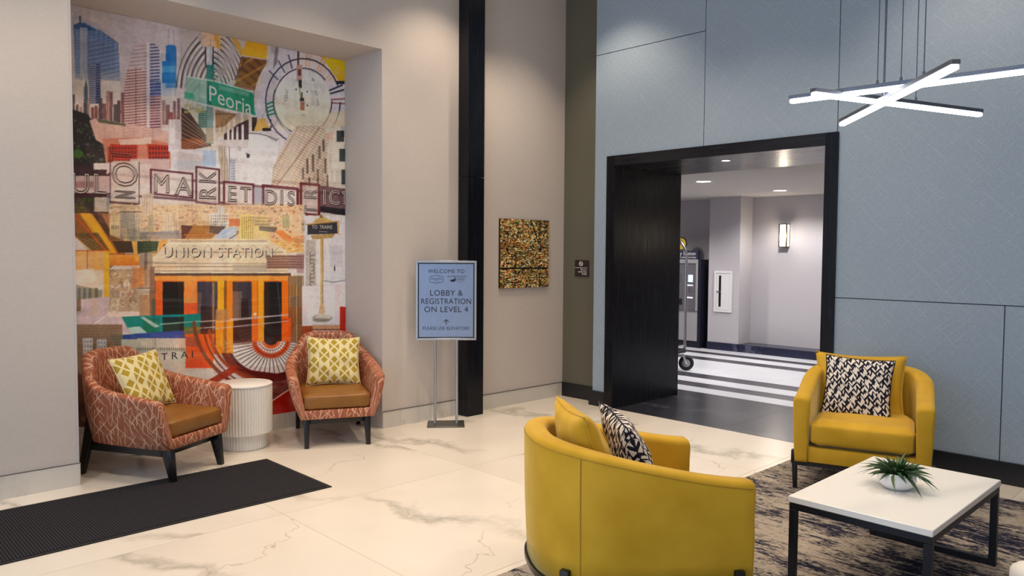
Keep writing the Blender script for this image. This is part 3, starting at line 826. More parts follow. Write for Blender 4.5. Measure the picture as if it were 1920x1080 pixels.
# ---- terracotta lounge chairs in the niche
def lounge_chair(loc, heading, label, foot=0.0):
    t = thing('lounge_chair', (loc[0], loc[1], 0), heading, label, 'armchair', 'terracotta lounge chairs')
    #        outer bottom           outer top            inner top             inner bottom
    half = [((0.375, -0.285, 0.225), (0.355, -0.385, 0.565), (0.350, -0.300, 0.560), (0.365, -0.235, 0.225)),
            ((0.18, -0.290, 0.225), (0.15, -0.392, 0.590), (0.15, -0.305, 0.585), (0.18, -0.240, 0.225)),
            ((-0.06, -0.290, 0.230), (-0.08, -0.385, 0.620), (-0.075, -0.298, 0.615), (-0.06, -0.240, 0.23)),
            ((-0.22, -0.282, 0.235), (-0.235, -0.352, 0.668), (-0.215, -0.272, 0.662), (-0.20, -0.232, 0.235)),
            ((-0.285, -0.255, 0.240), (-0.338, -0.285, 0.742), (-0.285, -0.222, 0.737), (-0.24, -0.210, 0.24)),
            ((-0.315, -0.205, 0.245), (-0.405, -0.222, 0.826), (-0.335, -0.182, 0.818), (-0.258, -0.17, 0.245)),
            ((-0.325, -0.11, 0.245), (-0.425, -0.130, 0.848), (-0.350, -0.115, 0.840), (-0.265, -0.09, 0.245)),
            ((-0.328, 0.0, 0.245), (-0.430, 0.0, 0.850), (-0.354, 0.0, 0.842), (-0.268, 0.0, 0.245))]
    full = half + [tuple((p[0], -p[1], p[2]) for p in s) for s in half[-2::-1]]
    lanes = [cat_rom([s[k] for s in full], 5) for k in range(4)]
    secs = [shell_section(*[lanes[k][i] for k in range(4)], r=0.036, bulge=0.014) for i in range(len(lanes[0]))]
    loft('shell', secs, MT['jacquard'], t, end_round=0.020)
    def uvbox(name, x0, x1, y0, y1, z0, z1, mat, bev):
        o = box(name, x0, x1, y0, y1, z0, z1, mat, t, bev)
        ul = o.data.uv_layers.new(name='UVMap')
        for li, l in enumerate(o.data.loops):
            c = o.data.vertices[l.vertex_index].co; ul.data[li].uv = (c.y + c.x * 0.3, c.z + c.x)
        return o
    uvbox('front_rail', 0.26, 0.388, -0.262, 0.262, 0.225, 0.298, MT['jacquard'], 0.014)
    uvbox('seat_deck', -0.27, 0.26, -0.250, 0.250, 0.228, 0.29, MT['jacquard'], 0.004)
    soft_box('seat_cushion', -0.27, 0.372, -0.262, 0.262, 0.298, 0.415, MT['leather'], t, 0.028, 0.014)
    for s in (-1, 1):
        quad_leg('leg', (0.325, s * 0.238, 0.226), (0.372, s * 0.240, foot if s < 0 else 0.0), (0.085, 0.045), (0.038, 0.034), MT['blackleg'], t)
        quad_leg('leg', (-0.270, s * 0.262, 0.40), (-0.375, s * 0.262, 0.0), (0.085, 0.040), (0.040, 0.034), MT['blackleg'], t)
        bm = bmesh.new(); add_box(bm, -0.30, 0.30, s * 0.245 - 0.018, s * 0.245 + 0.018, 0.172, 0.226, 0.004, 1)
        from_bm('side_rail', bm, MT['blackleg'], t)
    box('cross_rail', 0.30, 0.33, -0.215, 0.215, 0.18, 0.225, MT['blackleg'], t, 0.003)
    return t
hR, hL = rad(-115.0), rad(-61.3)
PR, PL = Vector((3.365, 5.612)), Vector((1.925, 5.610))
lounge_chair(PL, hL, 'terracotta patterned lounge chair with leather seat, left of the white drum table', 0.0095)
lounge_chair(PR, hR, 'terracotta patterned lounge chair with leather seat, right of the white drum table')
fR = Vector((math.cos(hR), math.sin(hR))); fL = Vector((math.cos(hL), math.sin(hL)))
pillow('throw_pillow', on_chair(PL, fL, -0.10, 0.02, 0.615), hL, 24, 2, 0.44, 0.42, 0.13, MT['goldprint'], 'gold and cream geometric pillow on the lounge chair by the wall corner', 'gold geometric pillows', 7)
pillow('throw_pillow', on_chair(PR, fR, -0.115, 0.02, 0.615), hR, 20, -2, 0.45, 0.42, 0.13, MT['goldprint'], 'gold and cream geometric pillow on the lounge chair right of the drum table', 'gold geometric pillows', 8)

# ---- white fluted drum side table
dt = thing('drum_table', (2.665, 5.765, 0), 0, 'white fluted drum side table between the two lounge chairs', 'side table')
def fluted(name, r, z0, z1, amp, nf, mat, parent, bev=0.006):
    n = nf * 6; prof = [(z0, -bev), (z0 + bev, 0), (z1 - bev, 0), (z1, -bev)]
    verts, faces = [], []
    for z, dr in prof:
        for k in range(n):
            th_ = 2 * math.pi * k / n; rr = r + dr - amp * (1 - abs(math.sin(nf * th_ / 2)))
            verts.append((rr * math.cos(th_), rr * math.sin(th_), z))
    for i in range(3):
        for k in range(n): faces.append((i * n + k, i * n + (k + 1) % n, (i + 1) * n + (k + 1) % n, (i + 1) * n + k))
    faces.append(tuple(range(n))[::-1]); faces.append(tuple(3 * n + k for k in range(n)))
    return mesh(name, verts, faces, mat, parent)
fluted('plinth', 0.172, 0.0, 0.122, 0.006, 44, MT['fluted'], dt)
fluted('drum', 0.212, 0.122, 0.492, 0.008, 56, MT['fluted'], dt)
lathe('table_top', [(0.208, 0.492), (0.213, 0.495), (0.213, 0.505), (0.206, 0.510)], MT['tabletop'], dt, 64)

# ---- coffee table
ct = thing('coffee_table', (3.847, 1.297, 0.010), 0, 'white topped coffee table on a thin black metal frame', 'coffee table')
hx, hy, zt = 0.506, 0.306, 0.430
box('table_top', -hx, hx, -hy, hy, zt - 0.030, zt, MT['tabletop'], ct, 0.003, 1)
bw = 0.032
for sx in (-1, 1):
    for sy in (-1, 1):
        cx, cy = sx * (hx - bw / 2 - 0.004), sy * (hy - bw / 2 - 0.004)
        box('leg', cx - bw / 2, cx + bw / 2, cy - bw / 2, cy + bw / 2, 0.0, zt - 0.030 - bw, MT['blackmetal'], ct, 0.002, 1)
    cx = sx * (hx - bw / 2 - 0.004)
    box('foot_rail', cx - bw / 2, cx + bw / 2, -hy + bw + 0.004, hy - bw - 0.004, 0.0, bw, MT['blackmetal'], ct, 0.002, 1)
    box('top_rail', cx - bw / 2, cx + bw / 2, -hy + 0.004, hy - 0.004, zt - 0.030 - bw, zt - 0.0302, MT['blackmetal'], ct, 0.002, 1)
for sy in (-1, 1):
    cy = sy * (hy - bw / 2 - 0.004)
    box('top_rail', -hx + bw + 0.004, hx - bw - 0.004, cy - bw / 2, cy + bw / 2, zt - 0.030 - bw, zt - 0.0302, MT['blackmetal'], ct, 0.002, 1)

# ---- potted plant on it
pp = thing('potted_succulent', (3.83, 1.300, 0.440), 0, 'spiky green plant in a small white bowl on the coffee table', 'potted plant')
bo = lathe('bowl', [(0.032, 0.0), (0.055, 0.004), (0.076, 0.022), (0.086, 0.046), (0.083, 0.066), (0.073, 0.080), (0.067, 0.077), (0.062, 0.062)], MT['ceramic'], pp, 40)
lathe('soil', [(0.02, 0.066), (0.064, 0.066), (0.055, 0.080), (0.02, 0.086)], MT['soil'], pp, 24)
def leaf_mesh(L, w, droop):
    n = 7; verts, faces = [], []
    for i in range(n + 1):
        q = i / n; wd = w * (0.55 + 0.75 * math.sin(math.pi * min(1, q * 1.05)) ** 0.8) * (1 - q ** 4) * 0.75 + 0.0004
        r = L * q; z = -droop * q * q * L
        verts += [(r, -wd, z + wd * 0.25), (r, 0, z - wd * 0.18), (r, wd, z + wd * 0.25), (r, 0, z + wd * 0.30)]
    for i in range(n):
        for k in range(4): faces.append((i * 4 + k, (i + 1) * 4 + k, (i + 1) * 4 + (k + 1) % 4, i * 4 + (k + 1) % 4))
    me = bpy.data.meshes.new('leaf'); me.from_pydata(verts, [], faces); me.polygons.foreach_set('use_smooth', [True] * len(me.polygons)); me.materials.append(MT['leaf'])
    return me
LM = [leaf_mesh(0.095, 0.0105, 0.30), leaf_mesh(0.110, 0.0105, 0.5), leaf_mesh(0.085, 0.0115, 0.12), leaf_mesh(0.115, 0.009, 0.75)]
rng = random.Random(11)
for i in range(96):
    q = i / 96
    az = i * 2.39996 + rng.uniform(-0.3, 0.3); el = rad(82 - 74 * q ** 0.75 + rng.uniform(-9, 9))
    me = LM[rng.choice((0, 1, 2)) if q < 0.6 else rng.choice((0, 1, 3, 3))]
    o = bpy.data.objects.new('leaf', me); link(o, pp)
    rr = 0.012 + 0.042 * q
    o.location = (rr * math.cos(az), rr * math.sin(az), 0.076 + 0.004 * rng.random())
    s = rng.uniform(0.8, 1.12) * (0.85 if q < 0.5 else 1.0); o.scale = (s, s, s)
    o.rotation_euler = (Matrix.Rotation(az, 3, 'Z') @ Matrix.Rotation(-el, 3, 'Y') @ Matrix.Rotation(rng.uniform(-0.6, 0.6), 3, 'X')).to_euler()

# ---- cream ottoman peeking in at the lower right corner
_oa = rad(-44.2); _oc = Vector((3.252, 0.718)) - (Vector((math.cos(_oa), math.sin(_oa))) * -0.255 + Vector((-math.sin(_oa), math.cos(_oa))) * 0.257)
ot = thing('ottoman', (_oc.x, _oc.y, 0.010), _oa, 'cream upholstered ottoman corner at the lower right edge of the picture', 'ottoman')
soft_box('cushion', -0.26, 0.26, -0.30, 0.262, 0.10, 0.43, MT['cream'], ot, 0.05, 0.012)
for sx in (-1, 1):
    for sy in (-1, 1): cyl('leg', (sx * 0.2, sy * 0.2 - 0.02, 0.0), (sx * 0.2, sy * 0.2 - 0.02, 0.115), 0.014, MT['blackleg'], ot, 0.02, 14)

# ---- rug and entrance mat
rg = box('area_rug', 1.9, 5.60, -0.9, 2.612, 0.0005, 0.010, MT['rug'], None)
tag(rg, 'grey and navy streaked area rug under the yellow chairs and coffee table', 'rug')
mt_ = thing('entrance_mat', (1.0, 4.836, 0), 0, 'long black ribbed entrance mat in front of the niche', 'mat')
bm = bmesh.new()
for b in ((-2.2, 1.616, -0.459, -0.435), (-2.2, 1.616, 0.435, 0.459), (1.592, 1.616, -0.435, 0.435)): add_box(bm, b[0], b[1], b[2], b[3], 0.0005, 0.006)
from_bm('rubber_border', bm, MT['rubber'], mt_)
box('ribbed_carpet', -2.2, 1.592, -0.435, 0.435, 0.0005, 0.009, MT['mat'], mt_)

# ================================================================== SIGNS, ART, HALL THINGS
# ---- pedestal sign
sx_, sy_ = 4.327, 5.294
hs = math.atan2(-sy_, -sx_)               # it is turned towards the seating
sg = thing('pedestal_sign', (sx_, sy_, 0), hs, 'silver framed pedestal sign reading LOBBY & REGISTRATION ON LEVEL 4 beside the black column', 'sign')
# local: +x looks out of the sign, y = reader's left ... reader's right is -y? (seen from +x, right hand is +y)
box('base_plate', -0.13, 0.13, -0.165, 0.165, 0.0, 0.010, MT['steel'], sg, 0.002, 1)
for yy in (-0.097, 0.097): cyl('post', (0, yy, 0.010), (0, yy, 0.765), 0.012, MT['silver'], sg, None, 16)
fw, z0, z1 = 0.270, 0.762, 1.472
def fr(name, x0, x1, y0, y1, za, zb, mat): box(name, x0, x1, y0, y1, za, zb, mat, sg, 0.002, 1)
b_ = 0.020
fr('frame_rail', -0.012, 0.012, -fw, fw, z0, z0 + b_, MT['silver']); fr('frame_rail', -0.012, 0.012, -fw, fw, z1 - b_, z1, MT['silver'])
fr('frame_rail', -0.012, 0.012, -fw, -fw + b_, z0 + b_, z1 - b_, MT['silver']); fr('frame_rail', -0.012, 0.012, fw - b_, fw, z0 + b_, z1 - b_, MT['silver'])
box('black_mount', -0.008, 0.004, -fw + b_, fw - b_, z0 + b_, z1 - b_, MT['black'], sg)
face = box('sign_face', 0.0042, 0.0056, -fw + b_ + 0.009, fw - b_ - 0.009, z0 + b_ + 0.009, z1 - b_ - 0.009, MT['signface'], sg)
def sgt(s, y, z, size, sx=1.0, mat='black', spacing=1.05, outline=None):
    return text_mesh('lettering', s, size, MT[mat], face, frame_mtx((0.0060, y, z), (0, 1, 0), (0, 0, 1)), 'CENTER', 0.0003, outline, spacing, sx)
zs = lambda py: z0 + (637 - py) / (637 - 489) * (z1 - z0)
sgt('WELCOME TO', 0, zs(509), 0.048, 1.0)
sgt('LOBBY &', 0.0, zs(549.5), 0.072, 1.0); sgt('REGISTRATION', 0, zs(565), 0.070, 0.90); sgt('ON LEVEL 4', 0, zs(580), 0.072, 1.0)
sgt('PLEASE USE ELEVATORS', 0, zs(615), 0.042, 0.90)
# arrow
ay, az = 0.0, zs(603)
bm = bmesh.new()
add_box(bm, 0.0057, 0.0064, ay - 0.003, ay + 0.003, az - 0.024, az + 0.020)
for s in (-1, 1):
    m_ = Matrix.Translation((0, ay, az + 0.022)) @ Matrix.Rotation(rad(s * 45), 4, 'X')
    add_box(bm, 0.0057, 0.0064, -0.003, 0.003, -0.032, 0.003, 0, 1, m_)
from_bm('arrow', bm, MT['black'], face)
# two hotel marks: hexagonal badge with script, and a bird with two lines of capitals
hexo = [(-0.062, 0.0), (-0.058, 0.024), (-0.03, 0.028), (0, 0.036), (0.03, 0.028), (0.058, 0.024), (0.062, 0), (0.058, -0.024), (0.03, -0.028), (0, -0.036), (-0.03, -0.028), (-0.058, -0.024)]
tube('badge_outline', [(0.0062, -0.088 + a, zs(523.5) + b) for a, b in hexo], 0.0019, MT['black'], face, 5, True)
def it(s, y, z, size): 
    o = sgt(s, y, z, size, 0.95); return o
it('Hampton', -0.088, zs(522.5), 0.027); it('Inn', -0.088, zs(527), 0.020)
sgt('HOMEWOOD', 0.095, zs(518.5), 0.026, 1.0); sgt('SUITES', 0.118, zs(524), 0.030, 1.0); sgt('by hilton', 0.122, zs(528.5), 0.012, 1.0)
bm = bmesh.new()
duck = [(0.030, 0.004), (0.040, 0.0), (0.046, 0.006), (0.058, 0.006), (0.070, 0.010), (0.074, 0.020), (0.082, 0.021), (0.084, 0.014), (0.080, 0.006), (0.082, -0.006), (0.072, -0.014), (0.048, -0.015), (0.036, -0.008)]
zc = zs(525)
bm.faces.new([bm.verts.new((0.0060, y, zc + z)) for y, z in duck])
from_bm('bird_mark', bm, MT['black'], face)

# ---- wall art: map-like mosaic of small blocks
wa = thing('wall_art', (5.551, YL, 1.538), 0, 'wall art of tiny gold and black mosaic blocks beside the black column', 'wall art')
box('black_ground', -0.350, 0.350, -0.0195, -0.0181, -0.345, 0.345, MT['black'], wa)
box('canvas_box', -0.352, 0.352, -0.018, -0.0005, -0.347, 0.347, MT['bronze'], wa)
am = Mat('mosaic_paint', rough=0.55); an = am.nt.nodes.new('ShaderNodeVertexColor'); an.layer_name = 'Col'; am.col(an.outputs[0])
rng = random.Random(5)
verts, faces, fcol = [], [], []
pal = [srgb(206, 160, 70), srgb(226, 190, 110), srgb(178, 130, 54), srgb(236, 216, 166), srgb(240, 226, 190), srgb(196, 176, 110), srgb(130, 136, 90), srgb(120, 92, 44), srgb(92, 84, 40), srgb(186, 88, 40), srgb(60, 88, 70), srgb(210, 132, 40), srgb(40, 34, 28), srgb(150, 116, 60)]
def blk(x0, x1, z0_, z1_, d, c):
    o = len(verts); y0_, y1_ = -0.0205 - d, -0.017
    verts.extend([(x0, y0_, z0_), (x1, y0_, z0_), (x1, y0_, z1_), (x0, y0_, z1_), (x0, y1_, z0_), (x1, y1_, z0_), (x1, y1_, z1_), (x0, y1_, z1_)])
    for f in ((0, 1, 2, 3), (0, 4, 5, 1), (1, 5, 6, 2), (2, 6, 7, 3), (3, 7, 4, 0)): faces.append(tuple(o + k for k in f)); fcol.append(c)
z = -0.345
while z < 0.335:
    hgt = rng.choice((0.009, 0.012, 0.015, 0.011)); x = -0.350
    while x < 0.345:
        w = rng.choice((0.008, 0.011, 0.014, 0.018, 0.026)); x1 = min(x + w, 0.350)
        road = abs(x - (0.19 - 0.5 * (z - 0.1))) < 0.010 and z > 0.0 or abs(x - 0.21) < 0.008 or abs(z + 0.155) < 0.007 or (abs(x + 0.15) < 0.006 and z < 0.05) or (abs(z - 0.0 - (x + 0.24) * -0.9) < 0.012 and -0.28 < x < -0.15)
        if not road and rng.random() < 0.94:
            c = rng.choice(pal); k = 1.15 + 0.5 * math.sin(x * 9 + 1) * math.sin(z * 11) * 0.5 + rng.uniform(-0.15, 0.25)
            blk(x + 0.001, x1 - 0.001, z + 0.001, min(z + hgt, 0.345) - 0.001, rng.uniform(0.001, 0.009), (c[0] * k, c[1] * k, c[2] * k, 1))
        x = x1
    z += hgt
me = bpy.data.meshes.new('mosaic_blocks'); me.from_pydata(verts, [], faces)
ca = me.color_attributes.new('Col', 'FLOAT_COLOR', 'CORNER')
ca.data.foreach_set('color', np.repeat(np.array(fcol, dtype=np.float32), 4, axis=0).ravel())
me.materials.append(am.m); mo = link(bpy.data.objects.new('mosaic_blocks', me), wa); mo['kind'] = 'stuff'

# ---- no smoking plaque on the olive wall
pq = thing('wall_plaque', (XO, 5.277, 1.387), 0, 'small dark brown no smoking plaque on the olive wall', 'sign')
pl = box('plate', -0.010, -0.0004, -0.097, 0.097, -0.086, 0.086, MT['brownplate'], pq, 0.002, 1)
PQ = lambda y, z: frame_mtx((-0.0104, y, z), (0, -1, 0), (0, 0, 1))
c0 = [( -0.0108, 0.010 + 0.024 * math.cos(t), 0.048 + 0.021 * math.sin(t)) for t in [2 * math.pi * k / 28 for k in range(28)]]
tube('symbol', c0, 0.0032, MT['whiteprint'], pl, 5, True)
tube('symbol', [(-0.0108, 0.026, 0.062), (-0.0108, -0.006, 0.034)], 0.003, MT['whiteprint'], pl, 5)
box('symbol', -0.0112, -0.0101, -0.003, 0.022, 0.045, 0.0505, MT['whiteprint'], pl)
box('rule', -0.0112, -0.0101, -0.075, 0.090, 0.004, 0.008, MT['whiteprint'], pl)
for s, z in (('This is a', -0.014), ('smoke free', -0.036), ('facility', -0.058)):
    text_mesh('lettering', s, 0.027, MT['whiteprint'], pl, PQ(-0.072, z), 'RIGHT', 0.0004)

# ---- fire extinguisher cabinet on the hall pillar
fc = thing('extinguisher_cabinet', (10.97, 6.425, 0.617), 0, 'white fire extinguisher cabinet with a narrow dark window on the hall pillar', 'cabinet')
bm = bmesh.new()
for b in ((-0.157, 0.157, 0, 0.035), (-0.157, 0.157, 0.625, 0.66), (-0.157, -0.122, 0.035, 0.625), (0.122, 0.157, 0.035, 0.625)): add_box(bm, -0.022, -0.0004, b[0], b[1], b[2], b[3])
from_bm('frame', bm, MT['whitepaint'], fc)
dr = box('door', -0.016, -0.0005, -0.1205, 0.1205, 0.0365, 0.6235, MT['whitepaint'], fc, 0.003, 1)
box('window', -0.0185, -0.0158, 0.035, 0.075, 0.085, 0.585, MT['darkglass'], dr)
cyl('handle', (-0.030, 0.095, 0.325), (-0.0162, 0.095, 0.325), 0.012, MT['chrome'], dr)
box('latch', -0.026, -0.0187, 0.030, 0.085, 0.318, 0.332, MT['chrome'], dr)

# ---- pay station machine, with its header and the yellow round sign
px0 = 10.90
ps = thing('pay_station', (px0, 6.86, 0), 0, 'tall grey parking pay station machine with black side in the hall corner', 'machine')
box('side_cover', 0.012, 0.40, -0.055, -0.001, 0.0, 1.455, MT['machineblack'], ps)
box('plinth', 0.02, 0.40, 0.0, 0.62, 0.0, 0.112, MT['machineblack'], ps)
bm = bmesh.new()
for b in ((0.0, 0.62, 0.112, 0.60), (0.0, 0.62, 1.39, 1.455), (0.0, 0.035, 0.60, 1.39), (0.585, 0.62, 0.60, 1.39)): add_box(bm, 0.0, 0.40, b[0], b[1], b[2], b[3])
body = from_bm('housing', bm, MT['machine'], ps)
box('recess_panel', 0.02, 0.39, 0.036, 0.584, 0.601, 1.389, MT['machinedark'], ps)
box('ledge', -0.012, 0.0, 0.0, 0.62, 0.595, 0.612, MT['chrome'], ps)
box('screen', 0.014, 0.0195, 0.10, 0.19, 1.08, 1.20, MT['screen'], ps)
box('card_slot', 0.012, 0.0195, 0.10, 0.20, 1.02, 1.035, MT['lit'], ps)
box('ticket_slot', 0.010, 0.0195, 0.10, 0.22, 0.815, 0.832, MT['lit'], ps)
box('coin_plate', 0.013, 0.0195, 0.13, 0.18, 0.91, 0.98, MT['chrome'], ps)
box('keypad', 0.012, 0.0195, 0.33, 0.42, 1.08, 1.22, MT['chrome'], ps)
box('tray', 0.010, 0.0195, 0.30, 0.45, 0.70, 0.80, MT['black'], ps)
hd_ = box('header_sign', 0.0, 0.06, 0.0, 0.62, 1.4555, 1.60, MT['navy'], ps)
HM = lambda y, z: frame_mtx((-0.0006, y, z), (0, -1, 0), (0, 0, 1))
text_mesh('lettering', 'Pay Station', 0.085, MT['whiteprint'], hd_, HM(0.235, 1.55), 'CENTER', 0.0004)
text_mesh('lettering', 'Credit Cards Only', 0.042, MT['whiteprint'], hd_, HM(0.20, 1.488), 'CENTER', 0.0004)
rs = thing('round_sign', (10.93, 7.21, 1.602), 0, 'yellow round sign with black diagonal standing on the pay station header', 'sign')
def disc(name, r, x, th, mat, par, z=0.10):
    return cyl(name, (x - th, 0, z), (x, 0, z), r, mat, par, None, 40)
dsk = disc('black_rim', 0.110, 0.012, 0.010, MT['black'], rs, 0.112)
disc('yellow_face', 0.095, 0.0018, 0.003, MT['yellow'], rs, 0.112)
tube('diagonal_bar', [(-0.0022, 0.055, 0.165), (-0.0022, -0.055, 0.058)], 0.011, MT['black'], rs, 6)

# ---- luggage cart half hidden behind the portal
lc = thing('luggage_cart', (8.155, 5.925, 0), 0, 'chrome luggage cart with black wheels showing past the portal jamb', 'luggage cart')
lx, ly = 0.555, 0.30
bm = bmesh.new(); add_box(bm, -lx, lx, -ly, ly, 0.235, 0.285, 0.02, 2); from_bm('deck', bm, MT['tyre'], lc, True)
box('deck_carpet', -lx + 0.03, lx - 0.03, -ly + 0.03, ly - 0.03, 0.285, 0.292, MT['mat'], lc)
for s in (-1, 1):
    pts = [(s * (lx - 0.02), -ly + 0.02, 0.285), (s * (lx - 0.02), -ly + 0.02, 1.50)]
    for k in range(1, 16):
        a = math.pi * k / 16; pts.append((s * (lx - 0.02), (-ly + 0.02) * math.cos(a), 1.50 + 0.27 * math.sin(a)))
    pts += [(s * (lx - 0.02), ly - 0.02, 1.50), (s * (lx - 0.02), ly - 0.02, 0.285)]
    tube('arch_post', pts, 0.019, MT['chrome'], lc, 12)
tube('hanger_bar', [(-lx + 0.02, 0, 1.77), (lx - 0.02, 0, 1.77)], 0.016, MT['chrome'], lc, 10)
for yy in (-ly + 0.02,):
    tube('side_rail', [(-lx + 0.04, yy, 0.335), (lx - 0.04, yy, 0.335)], 0.012, MT['chrome'], lc, 10)
for sx in (-1, 1):
    for sy in (-1, 1):
        cx, cy = sx * (lx - 0.012), sy * (ly - 0.02) - (0.02 if sy < 0 else -0.02)
        bm = bmesh.new()
        R_, r_ = 0.074, 0.026
        # tyre lies in the x-z plane
        n1, n2 = 32, 12
        ring = [[bm.verts.new((cx + (R_ + r_ * math.cos(b)) * math.cos(a), cy + r_ * 0.9 * math.sin(b), 0.10 + (R_ + r_ * math.cos(b)) * math.sin(a))) for b in [2 * math.pi * q / n2 for q in range(n2)]] for a in [2 * math.pi * p / n1 for p in range(n1)]]
        for i in range(n1):
            for k in range(n2): bm.faces.new((ring[i][k], ring[(i + 1) % n1][k], ring[(i + 1) % n1][(k + 1) % n2], ring[i][(k + 1) % n2]))
        turn = Matrix.Translation((cx, cy, 0)) @ Matrix.Rotation(rad(-52), 4, 'Z') @ Matrix.Translation((-cx, -cy, 0))     # casters swivelled
        wh = from_bm('wheel', bm, MT['tyre'], lc, True); wh.data.transform(turn)
        hb = cyl('hub', (cx, cy - 0.018, 0.10), (cx, cy + 0.018, 0.10), 0.052, MT['machine'], wh, None, 24); hb.data.transform(turn)
        bm = bmesh.new()
        m_ = Matrix.Translation((cx, cy, 0.10)) @ Matrix.Rotation(rad(-22), 4, 'Y')
        for yy in (-0.034, 0.028): add_box(bm, -0.014, 0.014, yy, yy + 0.006, -0.014, 0.125, 0, 1, m_)
        from_bm('caster_fork', bm, MT['chrome'], wh).data.transform(turn)

# ================================================================== MURAL (flat printed collage on the niche back wall)
MX0, MX1, MZ0, MZ1 = NX0 + 0.002, NX1 - 0.002, 0.136, NTOP - 0.002
MYF = 6.130
mural = thing('wall_mural', ((MX0 + MX1) / 2, MYF, MZ0), 0, 'huge colourful city collage mural filling the wall niche', 'mural')
# survey coordinates: the collage was measured on a 1920 x 1080 grid; this matrix relates that grid to metres on the print
HM3 = np.array([[380.27805979500914, -7.739669449125295, -415.94760891922533], [75.42008343659298, -326.66276619965817, 962.1602322621995], [0.15595054118011198, -0.010424249516129533, 1.0]])
HI3 = np.linalg.inv(HM3)
def g2m(x, y):
    q = HI3 @ np.array([x, y, 1.0]); return q[0] / q[2], q[1] / q[2]
NXG, NZG, SSF = 440, 578, 2
gx = np.linspace(MX0, MX1, NXG * SSF); gz = np.linspace(MZ1, MZ0, NZG * SSF)
GX, GZ = np.meshgrid(gx, gz)
_w = HM3[2, 0] * GX + HM3[2, 1] * GZ + HM3[2, 2]
PX = (HM3[0, 0] * GX + HM3[0, 1] * GZ + HM3[0, 2]) / _w; PY = (HM3[1, 0] * GX + HM3[1, 1] * GZ + HM3[1, 2]) / _w
IMG = np.zeros(PX.shape + (3,)); nr = np.random.RandomState(3)
def win(x0, y0, x1, y1, pad=2):
    c = [g2m(x, y) for x in (x0 - pad, x1 + pad) for y in (y0 - pad, y1 + pad)]
    xa, xb = min(p[0] for p in c), max(p[0] for p in c); za, zb = min(p[1] for p in c), max(p[1] for p in c)
    i0 = int(np.clip((xa - MX0) / (MX1 - MX0) * gx.size, 0, gx.size)); i1 = int(np.clip((xb - MX0) / (MX1 - MX0) * gx.size + 1, 0, gx.size))
    j0 = int(np.clip((MZ1 - zb) / (MZ1 - MZ0) * gz.size, 0, gz.size)); j1 = int(np.clip((MZ1 - za) / (MZ1 - MZ0) * gz.size + 1, 0, gz.size))
    return np.s_[j0:j1, i0:i1]
def comp(w, mask, c, a=1.0):
    m = (mask * a)[..., None]; IMG[w] = IMG[w] * (1 - m) + np.asarray(c, float) * m
def inpoly(x, y, pts):
    m = np.zeros(x.shape, bool); n = len(pts)
    for i in range(n):
        (xa, ya), (xb, yb) = pts[i], pts[(i + 1) % n]
        if ya == yb: continue
        c = ((ya > y) != (yb > y)) & (x < (xb - xa) * (y - ya) / (yb - ya) + xa); m ^= c
    return m
def P(pts, c, a=1.0, c2=None, stripes=None, noise=0.0, fade=None):
    """polygon; c2 = colour at the bottom; stripes = (angle, period, duty, colour, alpha); fade = (top alpha, bottom alpha)"""
    xs_ = [p[0] for p in pts]; ys_ = [p[1] for p in pts]
    w = win(min(xs_), min(ys_), max(xs_), max(ys_)); x, y = PX[w], PY[w]
    if x.size == 0: return
    m = inpoly(x, y, pts).astype(float)
    t = np.clip((y - min(ys_)) / max(1, max(ys_) - min(ys_)), 0, 1)
    if fade: m = m * (fade[0] + (fade[1] - fade[0]) * t)
    col = np.asarray(c, float) if c2 is None else np.asarray(c, float) * (1 - t[..., None]) + np.asarray(c2, float) * t[..., None]
    if noise: col = col * (1 + noise * (nr.rand(*x.shape)[..., None] - 0.5))
    comp(w, m, col, a)
    if stripes:
        for (ang, per, duty, sc_, sa) in (stripes if isinstance(stripes, list) else [stripes]):
            d = x * math.cos(rad(ang)) + y * math.sin(rad(ang))
            comp(w, m * (np.mod(d, per) < per * duty), sc_, sa)
def R(x0, y0, x1, y1, c, a=1.0, **k): P([(x0, y0), (x1, y0), (x1, y1), (x0, y1)], c, a, **k)
def Ln(pts, c, wd=1.2, a=1.0):
    for (xa, ya), (xb, yb) in zip(pts[:-1], pts[1:]):
        w = win(min(xa, xb) - wd, min(ya, yb) - wd, max(xa, xb) + wd, max(ya, yb) + wd); x, y = PX[w], PY[w]
        if x.size == 0: continue
        dx, dy = xb - xa, yb - ya; l2 = dx * dx + dy * dy + 1e-9
        t = np.clip(((x - xa) * dx + (y - ya) * dy) / l2, 0, 1)
        d = np.hypot(x - xa - t * dx, y - ya - t * dy)
        comp(w, np.clip(wd / 2 + 0.5 - d, 0, 1), c, a)
def Arc(cx, cy, rx, ry, a0, a1, c, wd=1.5, a=1.0, n=28):
    Ln([(cx + rx * math.cos(rad(a0 + (a1 - a0) * k / n)), cy + ry * math.sin(rad(a0 + (a1 - a0) * k / n))) for k in range(n + 1)], c, wd, a)
def Ell(cx, cy, rx, ry, c, a=1.0, n=40, **k): P([(cx + rx * math.cos(2 * math.pi * i / n), cy + ry * math.sin(2 * math.pi * i / n)) for i in range(n)], c, a, **k)
def Rnd(x0, y0, x1, y1, n, pal_, smin=2, smax=6, a=0.9, asp=1.0, seed=0):
    g_ = random.Random(seed)
    for _ in range(n):
        x, y = g_.uniform(x0, x1), g_.uniform(y0, y1); s = g_.uniform(smin, smax)
        R(x, y, min(x + s, x1), min(y + s * asp, y1), g_.choice(pal_), a * g_.uniform(0.5, 1))
def Win(x0, y0, x1, y1, nx, ny, c, fx=0.55, fy=0.55, a=0.85):
    for i in range(nx):
        for j in range(ny):
            xa = x0 + (x1 - x0) * (i + (1 - fx) / 2) / nx; ya = y0 + (y1 - y0) * (j + (1 - fy) / 2) / ny
            R(xa, ya, xa + (x1 - x0) / nx * fx, ya + (y1 - y0) / ny * fy, c, a)
